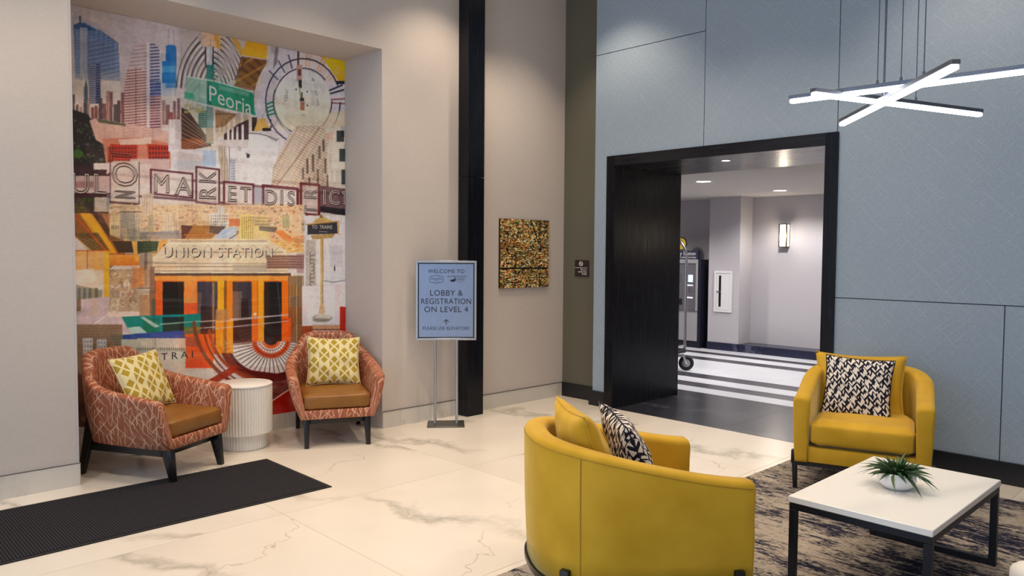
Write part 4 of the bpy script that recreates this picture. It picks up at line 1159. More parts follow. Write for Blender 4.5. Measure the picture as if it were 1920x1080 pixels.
WH, LG = (226, 222, 222), (204, 198, 199)
# ---- ground: pale print, sky at the upper left
IMG[:] = (214, 206, 202)
R(130, 0, 345, 200, (196, 188, 194), c2=(220, 208, 204))
R(226, 20, 300, 180, (206, 196, 200), 0.7)
# blue tower
P([(138, 47), (150, 42), (160, 43), (186, 58), (222, 82), (226, 152), (142, 148)], (96, 124, 168), c2=(132, 152, 184), stripes=[(80, 5.5, 0.45, (74, 96, 140), 0.55), (0, 9, 0.2, (170, 180, 196), 0.35)])
P([(138, 47), (150, 42), (182, 57), (160, 58), (140, 54)], (48, 82, 132))
R(150, 52, 164, 150, (186, 188, 194), 0.75); R(149, 30, 152, 44, (52, 62, 84)); Ln([(186, 56), (222, 82)], (60, 70, 100), 1.4)
P([(166, 70), (222, 90), (226, 152), (166, 140)], (120, 138, 170), 0.5, stripes=[(78, 8, 0.4, (66, 84, 130), 0.6), (78, 3.2, 0.4, (170, 180, 200), 0.35)])
P([(137, 140), (228, 130), (228, 182), (137, 180)], (222, 212, 200), 0.9, fade=(0.05, 1.0))
P([(165, 124), (189, 120), (190, 195), (168, 195)], (72, 84, 124), 0.8, stripes=(88, 4, 0.45, (190, 184, 190), 0.8)); R(180, 120, 188, 195, (44, 56, 100), 0.85, stripes=(88, 5, 0.3, (150, 150, 170), 0.7))
P([(158, 165), (162, 148), (165, 165), (166, 222), (157, 222)], (88, 104, 112))
# centre striped tower and its neighbours
P([(229, 205), (240, 130), (252, 80), (275, 82), (275, 130), (256, 130), (236, 200)], (206, 190, 190), 0.75, stripes=(84, 7, 0.35, (150, 120, 124), 0.5))
P([(229, 200), (238, 132), (255, 126), (275, 134), (275, 246), (229, 232)], (226, 200, 192), c2=(222, 192, 184), stripes=[(84, 5.2, 0.46, (122, 70, 78), 0.75)])
Ln([(255, 128), (255, 240)], (120, 70, 76), 1.6, 0.7)
P([(280, 80), (288, 80), (299, 92), (300, 246), (281, 246)], (206, 196, 202), stripes=(86, 6, 0.5, (50, 58, 110), 0.85))
R(281, 152, 302, 180, (34, 46, 112), 0.75, stripes=(86, 6, 0.3, (196, 196, 214), 0.85)); R(281, 180, 302, 246, (140, 60, 66), 0.6, stripes=(86, 5.2, 0.42, (228, 206, 200), 0.85))
R(275, 80, 281, 262, (226, 216, 212), 0.9)
P([(311, 87), (316, 84), (328, 85), (331, 90), (331, 165), (311, 165)], (34, 110, 176)); R(304, 115, 331, 156, (44, 120, 184)); R(304, 124, 331, 136, (104, 170, 206), 0.7); R(304, 156, 331, 180, (140, 170, 204), 0.7, fade=(0.9, 0.1))
Ln([(316, 84), (316, 55)], (120, 120, 150), 0.8, 0.8); Ln([(326, 84), (326, 56)], (120, 120, 150), 0.8, 0.8)
# low skyline
g_ = random.Random(8)
for x in range(136, 334, 7):
    h_ = g_.uniform(168, 208); c = g_.choice([(140, 92, 92), (104, 70, 74), (178, 140, 134), (90, 84, 84), (196, 160, 150), (150, 74, 70)])
    if 228 < x < 303: continue
    R(x, h_ + (8 if x > 300 else 0), x + g_.uniform(4, 8), 234, c, 0.9, stripes=(0, 2.6, 0.35, (66, 50, 54), 0.5))
P([(136, 205), (166, 215), (184, 246), (205, 270), (206, 312), (136, 318)], (46, 42, 42)); Rnd(137, 222, 204, 306, 110, [(64, 84, 44), (38, 32, 38), (86, 92, 70), (110, 96, 100), (28, 26, 30)], 2, 6, seed=1)
Ell(147, 288, 9, 8, (74, 120, 40), 0.7)
P([(168, 226), (182, 222), (316, 246), (322, 268), (196, 272), (180, 262)], (218, 186, 176), c2=(204, 166, 154)); P([(180, 222), (236, 232), (236, 237), (186, 230)], (78, 84, 66), 0.8)
for x in (196, 214, 232, 250, 268, 286): Ln([(x, 240), (x, 268)], (176, 138, 130), 1, 0.8)
P([(192, 260), (262, 258), (322, 270), (320, 316), (200, 314)], (200, 132, 112)); P([(206, 270), (258, 272), (258, 312), (206, 312)], (178, 66, 50)); P([(276, 270), (318, 273), (318, 300), (278, 300)], (172, 62, 46))
Win(279, 274, 317, 300, 7, 3, (70, 30, 30)); Win(209, 274, 256, 306, 8, 4, (110, 36, 30)); P([(222, 262), (284, 258), (284, 270), (226, 272)], (232, 212, 200), 0.8)
R(244, 298, 318, 332, (206, 184, 184), 0.9); R(316, 224, 341, 284, (212, 202, 206)); R(318, 226, 328, 270, (224, 216, 216))
# ---- train shed
P([(338, 40), (530, 70), (522, 172), (338, 160)], (196, 186, 184))
for k in range(9):
    r_ = 118 - k * 11
    Arc(420, 168, r_ * 0.75, r_, 182, 236, (76, 62, 64), 3.4 if k % 2 else 1.6, 0.85); Arc(422, 169, r_ * 0.75 - 3, r_ - 3, 184, 234, (234, 228, 226), 1.8, 0.8)
for k in range(11):
    r_ = 128 - k * 10
    Arc(386, 182, r_ * 0.62, r_, 276, 338, (72, 58, 62), 3.0 if k % 3 else 4.2, 0.85); Arc(388, 182, r_ * 0.62, r_ - 4, 276, 338, (236, 230, 228), 1.8, 0.85)
P([(378, 60), (404, 62), (414, 70), (412, 96), (402, 90), (380, 86)], (226, 190, 160), 0.9); P([(400, 62), (408, 63), (416, 92), (404, 88)], (214, 160, 70), 0.9)
P([(430, 66), (440, 68), (458, 96), (452, 106)], (206, 156, 60), 0.9); P([(462, 77), (506, 84), (505, 112), (454, 104)], (216, 164, 40), c2=(226, 176, 60))
P([(452, 106), (520, 116), (518, 126), (482, 168), (440, 162), (446, 130)], (126, 88, 52), stripes=[(130, 14, 0.4, (84, 56, 38), 0.6), (60, 22, 0.2, (188, 140, 80), 0.6)])
P([(516, 124), (520, 118), (520, 130), (484, 168), (476, 168)], (66, 42, 34)); Ln([(440, 150), (460, 112)], (84, 60, 60), 2)
P([(438, 158), (476, 160), (520, 162), (520, 172), (440, 168)], (128, 88, 68), 0.8); R(508, 84, 516, 100, (36, 34, 40)); R(514, 88, 524, 104, (170, 130, 116))
P([(496, 130), (520, 128), (520, 160), (490, 164)], (190, 176, 170), stripes=(10, 6, 0.4, (130, 112, 106), 0.6))
# post with collar
R(384, 88, 400, 124, (206, 204, 208)); R(384, 88, 387, 124, (58, 46, 52)); R(398, 88, 401, 124, (58, 46, 52)); R(387, 122, 401, 150, (30, 112, 112))
P([(344, 204), (397, 204), (397, 274), (344, 270)], (206, 196, 180), 0.9)
# platform scene
P([(340, 202), (352, 206), (392, 262), (396, 274), (340, 284)], (70, 50, 44)); P([(340, 262), (370, 258), (392, 270), (340, 290)], (150, 84, 50), stripes=(70, 5, 0.4, (88, 46, 34), 0.7))
for k in range(6): Ln([(340, 212 + k * 9), (392, 258 + k * 4)], (206, 186, 164), 1.2, 0.75)
P([(404, 208), (466, 222), (468, 246), (424, 250), (404, 262)], (206, 190, 170)); P([(404, 206), (444, 214), (420, 238), (404, 240)], (140, 104, 68), 0.9); Ln([(404, 214), (440, 214)], (92, 62, 46), 2)
P([(448, 232), (466, 224), (467, 264), (420, 268), (420, 252)], (58, 38, 44)); 
for x in (426, 434, 443, 453): P([(x, 246 - (x - 420) * 0.35), (x + 4, 245 - (x - 420) * 0.35), (x + 4, 266), (x, 266)], (228, 220, 216))
P([(404, 262), (466, 262), (468, 280), (410, 284)], (208, 200, 198)); R(386, 148, 400, 270, (90, 134, 140), 0.75); R(387, 240, 400, 268, (196, 168, 140), 0.7); R(372, 208, 388, 240, (70, 112, 104), 0.7, stripes=(90, 4, 0.4, (30, 60, 60), 0.7))
Rnd(344, 190, 384, 212, 22, [(214, 196, 74), (190, 170, 90), (150, 140, 96)], 3, 8, 0.7, seed=3)
# green street sign
P([(348, 143), (400, 152), (470, 172), (504, 180), (500, 222), (470, 216), (400, 200), (346, 188)], (38, 142, 112)); P([(348, 143), (388, 150), (388, 196), (346, 188)], (190, 200, 188), 0.75, noise=0.15); R(388, 152, 396, 198, (20, 110, 90))
P([(346, 172), (364, 176), (364, 186), (346, 184)], (60, 160, 130), 0.9); Ln([(348, 143), (400, 152), (478, 174)], (214, 226, 214), 2); Ln([(346, 188), (400, 200), (500, 222)], (226, 232, 222), 2.4)
P([(410, 160), (470, 174), (470, 182), (410, 168)], (150, 190, 172), 0.6)
# ---- clock
P([(474, 172), (520, 168), (520, 224), (476, 222)], (218, 218, 210), 0.95)
P([(466, 174), (474, 176), (486, 212), (502, 216), (500, 222), (468, 214)], (20, 140, 112)); Arc(506, 176, 30, 42, 120, 200, (90, 96, 96), 1.4, 0.8)
Ell(568, 190, 92, 104, (216, 208, 214), 0.95); P([(500, 84), (560, 92), (540, 130), (512, 160), (500, 130)], (206, 204, 212), 0.8)
P([(516, 84), (522, 84), (520, 118), (512, 130)], (60, 50, 54), 0.5)
P([(560, 94), (606, 104), (640, 150), (610, 160), (584, 132), (562, 130)], (224, 206, 204), 0.9); P([(600, 102), (646, 110), (646, 152), (634, 152)], (226, 204, 20), c2=(214, 168, 20)); P([(595, 101), (612, 104), (606, 112)], (214, 150, 40))
for a0, c in ((278, (214, 176, 140)), (300, (216, 180, 140)), (322, (214, 180, 150))):
    for q in (-2.5, 2.5):
        ca_, sa_ = math.cos(rad(a0 + q)), math.sin(rad(a0 + q)); Ln([(568 + 58 * ca_, 190 + 66 * sa_), (568 + 82 * ca_, 190 + 94 * sa_)], c, 2.6, 0.9)
Arc(568, 190, 84, 96, 285, 330, (206, 170, 140), 1.6, 0.8)
for a0 in (343, 0): 
    for q in (-3, 3):
        ca_, sa_ = math.cos(rad(a0 + q)), math.sin(rad(a0 + q)); Ln([(568 + 52 * ca_, 190 + 58 * sa_), (568 + 78 * ca_, 190 + 88 * sa_)], (34, 34, 54) if a0 else (150, 100, 100), 3)
Arc(568, 190, 70, 80, 338, 2, (30, 30, 50), 2.4); Arc(568, 190, 54, 62, 320, 0, (34, 34, 52), 2); R(630, 152, 646, 158, (28, 30, 52))
for a0 in (218, 235, 250): 
    ca_, sa_ = math.cos(rad(a0)), math.sin(rad(a0)); Ln([(568 + 60 * ca_, 190 + 66 * sa_), (568 + 80 * ca_, 190 + 92 * sa_)], (60, 56, 84), 2.6, 0.85)
for k in range(4): Ln([(499 + k * 0.5, 196 + k * 7), (515 + k * 1.5, 190 + k * 7)], (24, 128, 100), 3)
Arc(568, 190, 56, 64, 130, 200, (60, 60, 70), 1.6, 0.8)
Ell(567, 190, 53, 58, (224, 222, 226), c2=(232, 224, 196))
for k in range(6): Ln([(617 + k * 5, 215 + k * 3), (622 + k * 4, 236)], (216, 180, 140), 1.6, 0.7)
P([(513, 205), (648, 205), (648, 240), (520, 244)], (232, 222, 190), 0.6, fade=(0.0, 1.0)); P([(616, 212), (648, 206), (648, 246), (600, 240)], (226, 206, 176), 0.6)
R(557, 96, 561, 122, (50, 40, 50), 0.8); R(556, 122, 566, 150, (190, 150, 140)); R(559, 130, 564, 142, (90, 50, 50)); P([(559, 150), (566, 150), (566, 166), (560, 164)], (36, 34, 36)); Ln([(561, 164), (564, 184)], (130, 120, 40), 1.6); P([(562, 184), (570, 184), (570, 190), (562, 190)], (40, 42, 34)); Ln([(566, 174), (566, 186)], (40, 42, 34), 2.4); R(563, 191, 571, 207, (170, 120, 92))
for (x, y) in ((555, 168), (576, 172), (576, 198)): Ell(x, y, 1.6, 1.6, (50, 60, 80))
# gold block, lamp shade, white area
R(472, 220, 482, 246, (56, 42, 40)); P([(484, 222), (498, 222), (506, 244), (476, 246)], (208, 172, 100)); R(492, 240, 508, 246, (48, 38, 36)); Ell(507, 226, 2, 2, (40, 36, 36)); Ell(508, 238, 2, 2, (40, 36, 36))
R(400, 278, 520, 350, (226, 222, 224)); P([(466, 252), (500, 250), (522, 264), (520, 346), (466, 346)], (230, 228, 230)); Arc(466, 272, 56, 22, 270, 340, (90, 88, 92), 1.6, 0.8); P([(500, 256), (524, 260), (518, 266)], (130, 128, 130), 0.7)
R(320, 280, 384, 340, (218, 210, 212)); R(326, 302, 404, 318, (196, 202, 214), 0.8); R(380, 282, 405, 312, (170, 188, 214), 0.9)
P([(408, 272), (424, 274), (430, 345), (416, 345)], (196, 180, 160), 0.8, stripes=(0, 5, 0.4, (150, 130, 112), 0.6)); R(432, 298, 441, 345, (178, 184, 198), 0.8, stripes=(90, 5, 0.3, (120, 124, 140), 0.7)); Ln([(430, 276), (430, 345)], (80, 80, 90), 1.2)
R(462, 289, 468, 296, (40, 40, 46)); Ln([(462, 288), (468, 291)], (40, 40, 46), 2)
# masonry building in perspective
P([(512, 312), (540, 256), (556, 236), (600, 236), (622, 246), (622, 352), (508, 352)], (222, 208, 192), stripes=[(118, 5, 0.3, (150, 124, 104), 0.65), (28, 9, 0.25, (176, 150, 128), 0.5)])
P([(520, 348), (552, 244), (560, 240), (548, 348)], (208, 196, 184), 0.7); Ln([(598, 240), (520, 346)], (150, 120, 100), 3, 0.7); Ln([(560, 238), (512, 316)], (160, 134, 114), 2, 0.6)
for (x, y, h_) in ((574, 300, 26), (585, 292, 30), (597, 276, 22), (604, 264, 20), (566, 318, 18), (594, 320, 24), (608, 300, 26), (612, 330, 20), (578, 336, 14)):
    R(x, y, x + 4, y + h_, (92, 74, 66), 0.85); Ell(x + 2, y, 2, 3, (92, 74, 66), 0.85)
P([(612, 240), (648, 238), (648, 352), (616, 352)], (230, 222, 210), stripes=(90, 4, 0.3, (200, 188, 172), 0.7)); R(631, 245, 645, 266, (34, 42, 44)); R(636, 279, 648, 303, (38, 46, 48)); R(640, 318, 648, 346, (34, 40, 46)); R(613, 248, 624, 262, (216, 180, 160), 0.8)
# ---- market sign band
R(136, 312, 206, 330, (66, 44, 52)); R(136, 330, 212, 372, (206, 184, 186), 0.9); R(136, 326, 148, 324, (30, 24, 30)); R(176, 306, 216, 326, (226, 218, 218)); R(176, 318, 200, 327, (70, 50, 56))
R(137, 340, 176, 352, (140, 80, 84), 0.5); R(137, 362, 212, 370, (64, 34, 40)); R(137, 370, 178, 398, (50, 48, 36)); Rnd(137, 370, 176, 398, 26, [(70, 84, 40), (40, 34, 32), (90, 70, 60)], 3, 8, seed=5); R(177, 370, 210, 398, (196, 186, 176)); R(200, 362, 210, 398, (120, 124, 136), 0.6); R(137, 397, 206, 401, (54, 34, 36))
Ln([(205, 326), (440, 345), (648, 366)], (110, 84, 90), 5, 0.85); Ln([(205, 364), (330, 373), (648, 400)], (78, 44, 56), 4.5, 0.9)
R(207, 302, 261, 382, (226, 214, 206), 0.8); R(261, 308, 284, 364, (222, 212, 208), 0.7)
Ln([(207, 300), (207, 380), (261, 384), (261, 304)], (66, 40, 44), 1.6); Ln([(207, 379), (261, 383)], (76, 34, 44), 4)
def sbox(x0, y0, x1, y1, sl, c=(88, 40, 50), wd=3.4, fill=(220, 206, 204), fa=0.72):
    P([(x0, y0), (x1, y0 + sl), (x1, y1 + sl), (x0, y1)], fill, fa); Ln([(x0, y0), (x1, y0 + sl), (x1, y1 + sl), (x0, y1), (x0, y0)], c, wd)
sbox(283, 318, 361, 363, 8); sbox(368, 313, 411, 379, 5); sbox(420, 341, 475, 383, 5, (96, 36, 44), 4); sbox(493, 348, 558, 389, 6, (86, 30, 38), 5, (214, 204, 206), 0.55); sbox(564, 344, 598, 401, 3, (100, 40, 40), 5, (206, 184, 178), 0.6)
P([(600, 348), (648, 354), (648, 396), (600, 392)], (74, 40, 48), 0.75); P([(600, 386), (648, 392), (648, 404), (628, 402), (600, 396)], (26, 24, 34)); P([(475, 352), (493, 354), (493, 388), (475, 386)], (150, 150, 170), 0.6)
# ---- aerial city
R(205, 384, 572, 452, (226, 196, 160)); PALC = [(206, 150, 110), (240, 220, 186), (150, 104, 80), (196, 120, 90), (232, 206, 150), (120, 96, 84), (210, 180, 150), (244, 230, 206)]
Rnd(205, 382, 572, 452, 620, PALC, 1.5, 6, 0.85, 0.7, seed=12); Rnd(205, 386, 570, 404, 150, [(196, 110, 90), (240, 214, 186), (150, 110, 100), (120, 130, 96)], 1.5, 5, 0.8, 0.6, seed=13)
R(225, 397, 262, 450, (190, 180, 166)); Win(226, 400, 254, 448, 9, 13, (66, 62, 60)); R(254, 398, 262, 450, (226, 214, 196)); Win(254, 400, 262, 448, 2, 13, (130, 110, 90)); R(225, 396, 262, 399, (84, 66, 60))
R(206, 404, 224, 444, (232, 214, 166)); Win(208, 420, 224, 432, 4, 1, (90, 70, 50)); R(278, 404, 288, 446, (206, 190, 156), stripes=(90, 4, 0.4, (90, 96, 90), 0.6)); R(308, 402, 334, 440, (238, 222, 196), stripes=(0, 5, 0.35, (196, 160, 130), 0.7)); P([(262, 436), (336, 432), (340, 448), (262, 450)], (120, 124, 144), 0.7)
R(266, 362, 288, 402, (214, 198, 180), 0.8, stripes=(0, 5, 0.3, (160, 140, 124), 0.6))
R(393, 400, 428, 424, (238, 232, 220)); Win(394, 402, 427, 424, 8, 4, (130, 122, 116), 0.5, 0.6); R(408, 386, 421, 402, (220, 218, 214)); R(430, 410, 450, 424, (208, 124, 90))
R(450, 402, 476, 450, (240, 214, 140)); Win(452, 406, 476, 448, 6, 12, (122, 90, 50)); R(478, 404, 504, 448, (230, 206, 150)); Win(478, 406, 504, 424, 8, 3, (120, 100, 80)); R(530, 404, 543, 428, (176, 170, 130)); P([(486, 424), (520, 426), (516, 436), (486, 432)], (70, 70, 80), 0.7)
P([(514, 434), (530, 432), (548, 446), (572, 440), (572, 458), (546, 462)], (222, 140, 84)); P([(546, 446), (572, 444), (572, 458), (546, 460)], (236, 176, 120)); Win(547, 447, 572, 459, 8, 4, (130, 60, 40)); P([(500, 448), (572, 456), (572, 474), (500, 474)], (232, 190, 130)); Rnd(500, 450, 572, 474, 50, [(206, 130, 70), (246, 220, 170), (170, 110, 70)], 3, 9, 0.8, 0.4, seed=15)
# ---- elevated tracks (gold girders)
P([(137, 399), (206, 400), (206, 440), (235, 452), (235, 480), (205, 505), (140, 505)], (150, 100, 56)); P([(150, 400), (174, 400), (224, 482), (206, 486)], (226, 172, 70), c2=(234, 168, 40)); P([(172, 400), (190, 400), (206, 430), (206, 446)], (84, 56, 44)); P([(190, 402), (206, 402), (206, 428)], (170, 110, 80), noise=0.4)
P([(139, 438), (184, 436), (206, 470), (170, 470)], (110, 88, 56), noise=0.3, stripes=(60, 6, 0.4, (70, 60, 40), 0.6)); Ln([(140, 404), (206, 478)], (200, 90, 40), 2.4); Ln([(139, 444), (170, 470)], (230, 214, 190), 2.4); P([(138, 442), (166, 470), (138, 470)], (214, 214, 220))
R(140, 470, 206, 506, (228, 184, 130), c2=(216, 166, 106)); Ln([(140, 470), (206, 470)], (190, 90, 40), 2); Ln([(164, 470), (164, 504)], (130, 80, 50), 1.4); R(195, 470, 205, 562, (232, 182, 60)); R(205, 478, 262, 498, (224, 154, 60), c2=(206, 120, 40)); Ln([(205, 476), (262, 476)], (150, 70, 30), 2)
P([(210, 452), (250, 452), (254, 474), (222, 474)], (50, 40, 34)); P([(257, 452), (298, 452), (294, 475), (258, 475)], (34, 46, 30), stripes=(90, 5, 0.4, (60, 76, 48), 0.7)); P([(247, 452), (256, 452), (260, 490), (254, 490)], (230, 176, 90)); P([(298, 452), (316, 448), (306, 475), (296, 475)], (222, 160, 80)); R(306, 458, 320, 475, (60, 36, 34))
P([(340, 422), (420, 424), (396, 448), (340, 448)], (170, 118, 66)); P([(340, 422), (362, 424), (346, 448), (340, 448)], (84, 50, 50)); P([(394, 424), (424, 424), (412, 440), (392, 436)], (96, 70, 56)); Ln([(346, 440), (386, 440)], (214, 120, 50), 2.4); P([(418, 430), (440, 424), (446, 428), (440, 448), (400, 448)], (190, 202, 222)); Ln([(430, 448), (446, 438)], (80, 70, 70), 1.6)
P([(262, 476), (292, 470), (310, 490), (262, 500)], (206, 160, 96), 0.7); R(262, 474, 286, 520, (150, 138, 128), 0.85); R(271, 474, 276, 560, (90, 70, 64), 0.7)
# ---- station front
P([(320, 449), (500, 449), (538, 470), (538, 512), (290, 512), (286, 484)], (226, 210, 186)); Ln([(320, 452), (500, 452)], (150, 132, 112), 1.6); Ln([(320, 457), (498, 457)], (246, 236, 216), 2); Ln([(290, 494), (538, 494)], (170, 150, 128), 1.6); Ln([(290, 500), (538, 500)], (120, 106, 94), 1.6, 0.8); Ln([(290, 508), (538, 508)], (150, 130, 110), 2, 0.8)
P([(286, 512), (545, 512), (545, 517), (286, 517)], (74, 54, 46), 0.9)
for x in (322, 352, 376, 404, 432, 460, 490, 512):
    for s in (-1, 1): Ln([(x, 473), (x + s * 14, 460)], (160, 140, 118), 2, 0.4); Ln([(x, 473), (x + s * 14, 487)], (160, 140, 118), 2, 0.4)
Ln([(318, 473), (530, 473)], (150, 130, 110), 1.8, 0.9); R(500, 478, 572, 504, (140, 104, 92), 0.75, noise=0.6, stripes=(90, 5, 0.4, (84, 56, 52), 0.6)); R(436, 496, 500, 510, (170, 160, 146), 0.7); R(556, 476, 572, 512, (150, 110, 110), 0.5)
# doors
R(286, 517, 546, 700, (226, 118, 30)); R(286, 517, 296, 700, (110, 80, 62), 0.9); R(292, 517, 350, 600, (228, 120, 60)); R(292, 560, 306, 600, (230, 96, 40)); R(340, 517, 370, 596, (236, 150, 80)); R(345, 568, 372, 594, (230, 96, 50))
R(406, 517, 421, 690, (236, 176, 44)); R(420, 517, 425, 690, (130, 84, 44)); R(426, 517, 437, 690, (238, 130, 30)); R(471, 517, 483, 690, (238, 140, 40)); R(483, 517, 494, 690, (244, 166, 50)); Ln([(483, 517), (483, 690)], (150, 70, 30), 1.2); R(528, 520, 540, 680, (240, 120, 26)); R(286, 517, 546, 526, (240, 170, 90), 0.8)
for (x0, x1, c) in ((305, 345, (28, 22, 22)), (370, 408, (66, 60, 72)), (436, 472, (62, 56, 66)), (495, 528, (26, 22, 26))): R(x0, 528, x1, 668, c)
R(305, 560, 345, 566, (80, 56, 56), 0.6); R(370, 548, 378, 668, (150, 120, 96), 0.5); R(376, 574, 406, 640, (44, 28, 28), 0.8); R(436, 546, 454, 600, (160, 130, 112), 0.5); R(452, 560, 466, 640, (40, 26, 26), 0.85); R(398, 530, 402, 640, (180, 150, 140), 0.6); Ln([(520, 528), (526, 600)], (90, 96, 120), 1.4, 0.8)
for (x0, x1) in ((372, 404), (438, 470), (306, 344)): R(x0, 620, x1, 668, (96, 44, 28), 0.7, noise=0.5)
for y in (600, 612): Ln([(340, y + 6), (540, y - 10)], (206, 196, 196), 1.8, 0.9)
R(404, 580, 430, 602, (170, 128, 96), 0.8); Ell(478, 589, 3, 3, (244, 220, 200)); Ell(479, 604, 2.6, 2.6, (240, 190, 160)); Ell(490, 603, 2.4, 2.4, (240, 190, 160))
R(540, 517, 567, 670, (150, 118, 80), stripes=(0, 6, 0.4, (110, 84, 60), 0.6)); R(545, 556, 562, 576, (110, 96, 88), 0.8); R(540, 576, 567, 660, (120, 74, 46), 0.6); Ln([(556, 517), (556, 670)], (206, 190, 150), 1.2, 0.8); R(541, 517, 572, 535, (140, 120, 104), 0.6)
# left lower scenes
P([(140, 506), (176, 503), (196, 560), (206, 590), (206, 620), (140, 626)], (228, 214, 208)); P([(142, 508), (174, 505), (182, 528), (142, 532)], (236, 228, 224)); P([(142, 534), (192, 544), (192, 560), (142, 562)], (120, 124, 116), 0.7)
for x in (146, 156, 166, 178): R(x, 540, x + 6, 562, (90, 96, 92), 0.8)
P([(142, 562), (204, 556), (230, 596), (250, 622), (142, 628)], (206, 190, 200)); R(144, 560, 152, 584, (110, 84, 50), 0.8); Ln([(166, 616), (206, 586)], (240, 232, 232), 2, 0.9); P([(142, 584), (160, 582), (144, 592)], (180, 170, 180))
R(205, 505, 262, 585, (182, 160, 136)); g_ = random.Random(4)
for k in range(46):
    x, y = g_.uniform(210, 258), g_.uniform(508, 580); Arc(x, y, g_.uniform(3, 7), g_.uniform(3, 7), g_.uniform(0, 360), g_.uniform(180, 600), g_.choice([(120, 100, 86), (232, 220, 200), (206, 190, 170), (150, 128, 108)]), 1.5, 0.85, 12)
Rnd(212, 534, 256, 558, 20, [(206, 110, 90), (110, 120, 150)], 2, 5, 0.6, seed=6); R(203, 584, 266, 594, (230, 214, 206)); R(262, 505, 290, 600, (170, 132, 96), 0.8); R(248, 500, 270, 540, (206, 120, 60), 0.6, noise=0.4); R(258, 538, 280, 553, (190, 176, 160)); Ln([(258, 540), (280, 540)], (60, 46, 44), 1.4); R(281, 500, 290, 640, (110, 88, 80), 0.85)
P([(228, 594), (262, 592), (376, 588), (376, 612), (330, 622), (270, 626), (240, 616)], (8, 128, 124)); R(268, 596, 300, 628, (10, 112, 92), 0.9); R(305, 594, 345, 622, (22, 28, 24), 0.9); P([(262, 594), (270, 594), (300, 612), (290, 614)], (206, 222, 220), 0.8); P([(240, 614), (262, 612), (276, 624), (246, 626)], (190, 224, 222)); Ln([(300, 608), (376, 602)], (150, 200, 190), 1.6)
P([(224, 628), (300, 622), (376, 618), (376, 634), (290, 640), (226, 642)], (56, 74, 150)); R(345, 612, 376, 630, (120, 120, 50), 0.7)
R(142, 608, 230, 700, (140, 116, 96), noise=0.25, stripes=(90, 5, 0.25, (96, 78, 66), 0.6)); R(156, 634, 174, 664, (214, 214, 216)); R(182, 636, 200, 664, (206, 208, 212)); Win(157, 636, 173, 662, 3, 3, (130, 136, 146)); Win(183, 638, 199, 662, 3, 3, (130, 136, 146)); R(142, 700, 230, 800, (90, 62, 54)); Rnd(142, 690, 230, 790, 60, [(120, 80, 60), (70, 50, 46), (150, 120, 100)], 4, 12, 0.7, seed=9)
# stone lettering block
R(228, 636, 350, 692, (214, 204, 192)); R(258, 634, 350, 654, (206, 196, 184)); 
for x in range(256, 348, 4): R(x, 652, x + 2, 657, (84, 76, 70))
Ln([(228, 660), (350, 658)], (170, 158, 146), 1); Ln([(292, 636), (292, 650)], (130, 120, 110), 1); R(228, 690, 420, 800, (206, 198, 192)); Rnd(240, 690, 340, 780, 40, [(186, 176, 170), (150, 140, 136), (226, 220, 214)], 4, 14, 0.6, seed=10)
R(348, 626, 402, 690, (222, 96, 30), c2=(214, 82, 40)); R(348, 632, 372, 650, (140, 84, 76), 0.7)
# clock face fragment at the bottom
R(400, 664, 648, 800, (212, 204, 200)); P([(404, 690), (440, 660), (470, 700), (560, 720), (560, 800), (400, 800)], (206, 198, 196))
def Half(cx, cy, rx, ry, rx2, ry2, a0, a1, c, a=1.0, n=30):
    A = [(cx + rx * math.cos(rad(a0 + (a1 - a0) * k / n)), cy + ry * math.sin(rad(a0 + (a1 - a0) * k / n))) for k in range(n + 1)]
    B = [(cx + rx2 * math.cos(rad(a1 + (a0 - a1) * k / n)), cy + ry2 * math.sin(rad(a1 + (a0 - a1) * k / n))) for k in range(n + 1)]
    P(A + B, c, a)
Half(508, 640, 98, 74, 84, 66, 5, 172, (110, 44, 28), 0.9); Half(508, 640, 84, 66, 78, 61, 0, 175, (70, 22, 18), 0.9)
Half(508, 638, 78, 62, 36, 34, 4, 174, (226, 220, 216))
for k in range(24):
    a0 = 6 + k * 7.2; Ln([(508 + 37 * math.cos(rad(a0)), 638 + 34 * math.sin(rad(a0))), (508 + 77 * math.cos(rad(a0)), 638 + 61 * math.sin(rad(a0)))], (70, 50, 48), 1.5)
Half(508, 636, 37, 36, 27, 26, 0, 180, (190, 80, 44)); Half(508, 636, 27, 26, 18, 17, 5, 175, (228, 220, 214))
for k in range(14):
    a0 = 10 + k * 12; Ln([(508 + 18 * math.cos(rad(a0)), 636 + 17 * math.sin(rad(a0))), (508 + 27 * math.cos(rad(a0)), 636 + 26 * math.sin(rad(a0)))], (120, 100, 96), 1)
Half(508, 636, 18, 17, 13, 11, 0, 180, (214, 96, 44)); Arc(508, 636, 32, 31, 0, 180, (120, 36, 26), 1.6); Arc(508, 636, 23, 21, 0, 180, (150, 60, 40), 1)
R(472, 596, 484, 640, (224, 104, 30), 0.95); R(484, 596, 495, 640, (244, 160, 50)); R(495, 600, 528, 640, (26, 22, 26)); R(528, 596, 545, 640, (222, 90, 26), 0.95); R(404, 600, 437, 662, (234, 150, 44), 0.9); R(419, 600, 425, 662, (150, 96, 50), 0.8); R(437, 600, 472, 640, (60, 32, 28), 0.95)
for y in (600, 612): Ln([(404, y + 4), (540, y - 10)], (206, 196, 196), 1.6, 0.9)
Arc(560, 600, 196, 150, 100, 178, (120, 64, 40), 7, 0.9); Arc(520, 610, 128, 110, 80, 175, (150, 70, 44), 6, 0.9); Arc(540, 600, 160, 140, 95, 175, (90, 40, 28), 3, 0.8)
P([(384, 716), (440, 684), (450, 692), (396, 724)], (150, 52, 30)); P([(440, 690), (520, 700), (560, 690), (560, 712), (500, 716)], (84, 24, 20), 0.9)
for (x, y) in ((512, 722), (506, 732), (534, 716), (540, 722), (510, 744)): Arc(x, y, 4, 3, 0, 330, (236, 226, 216), 1.8, 0.9, 10)
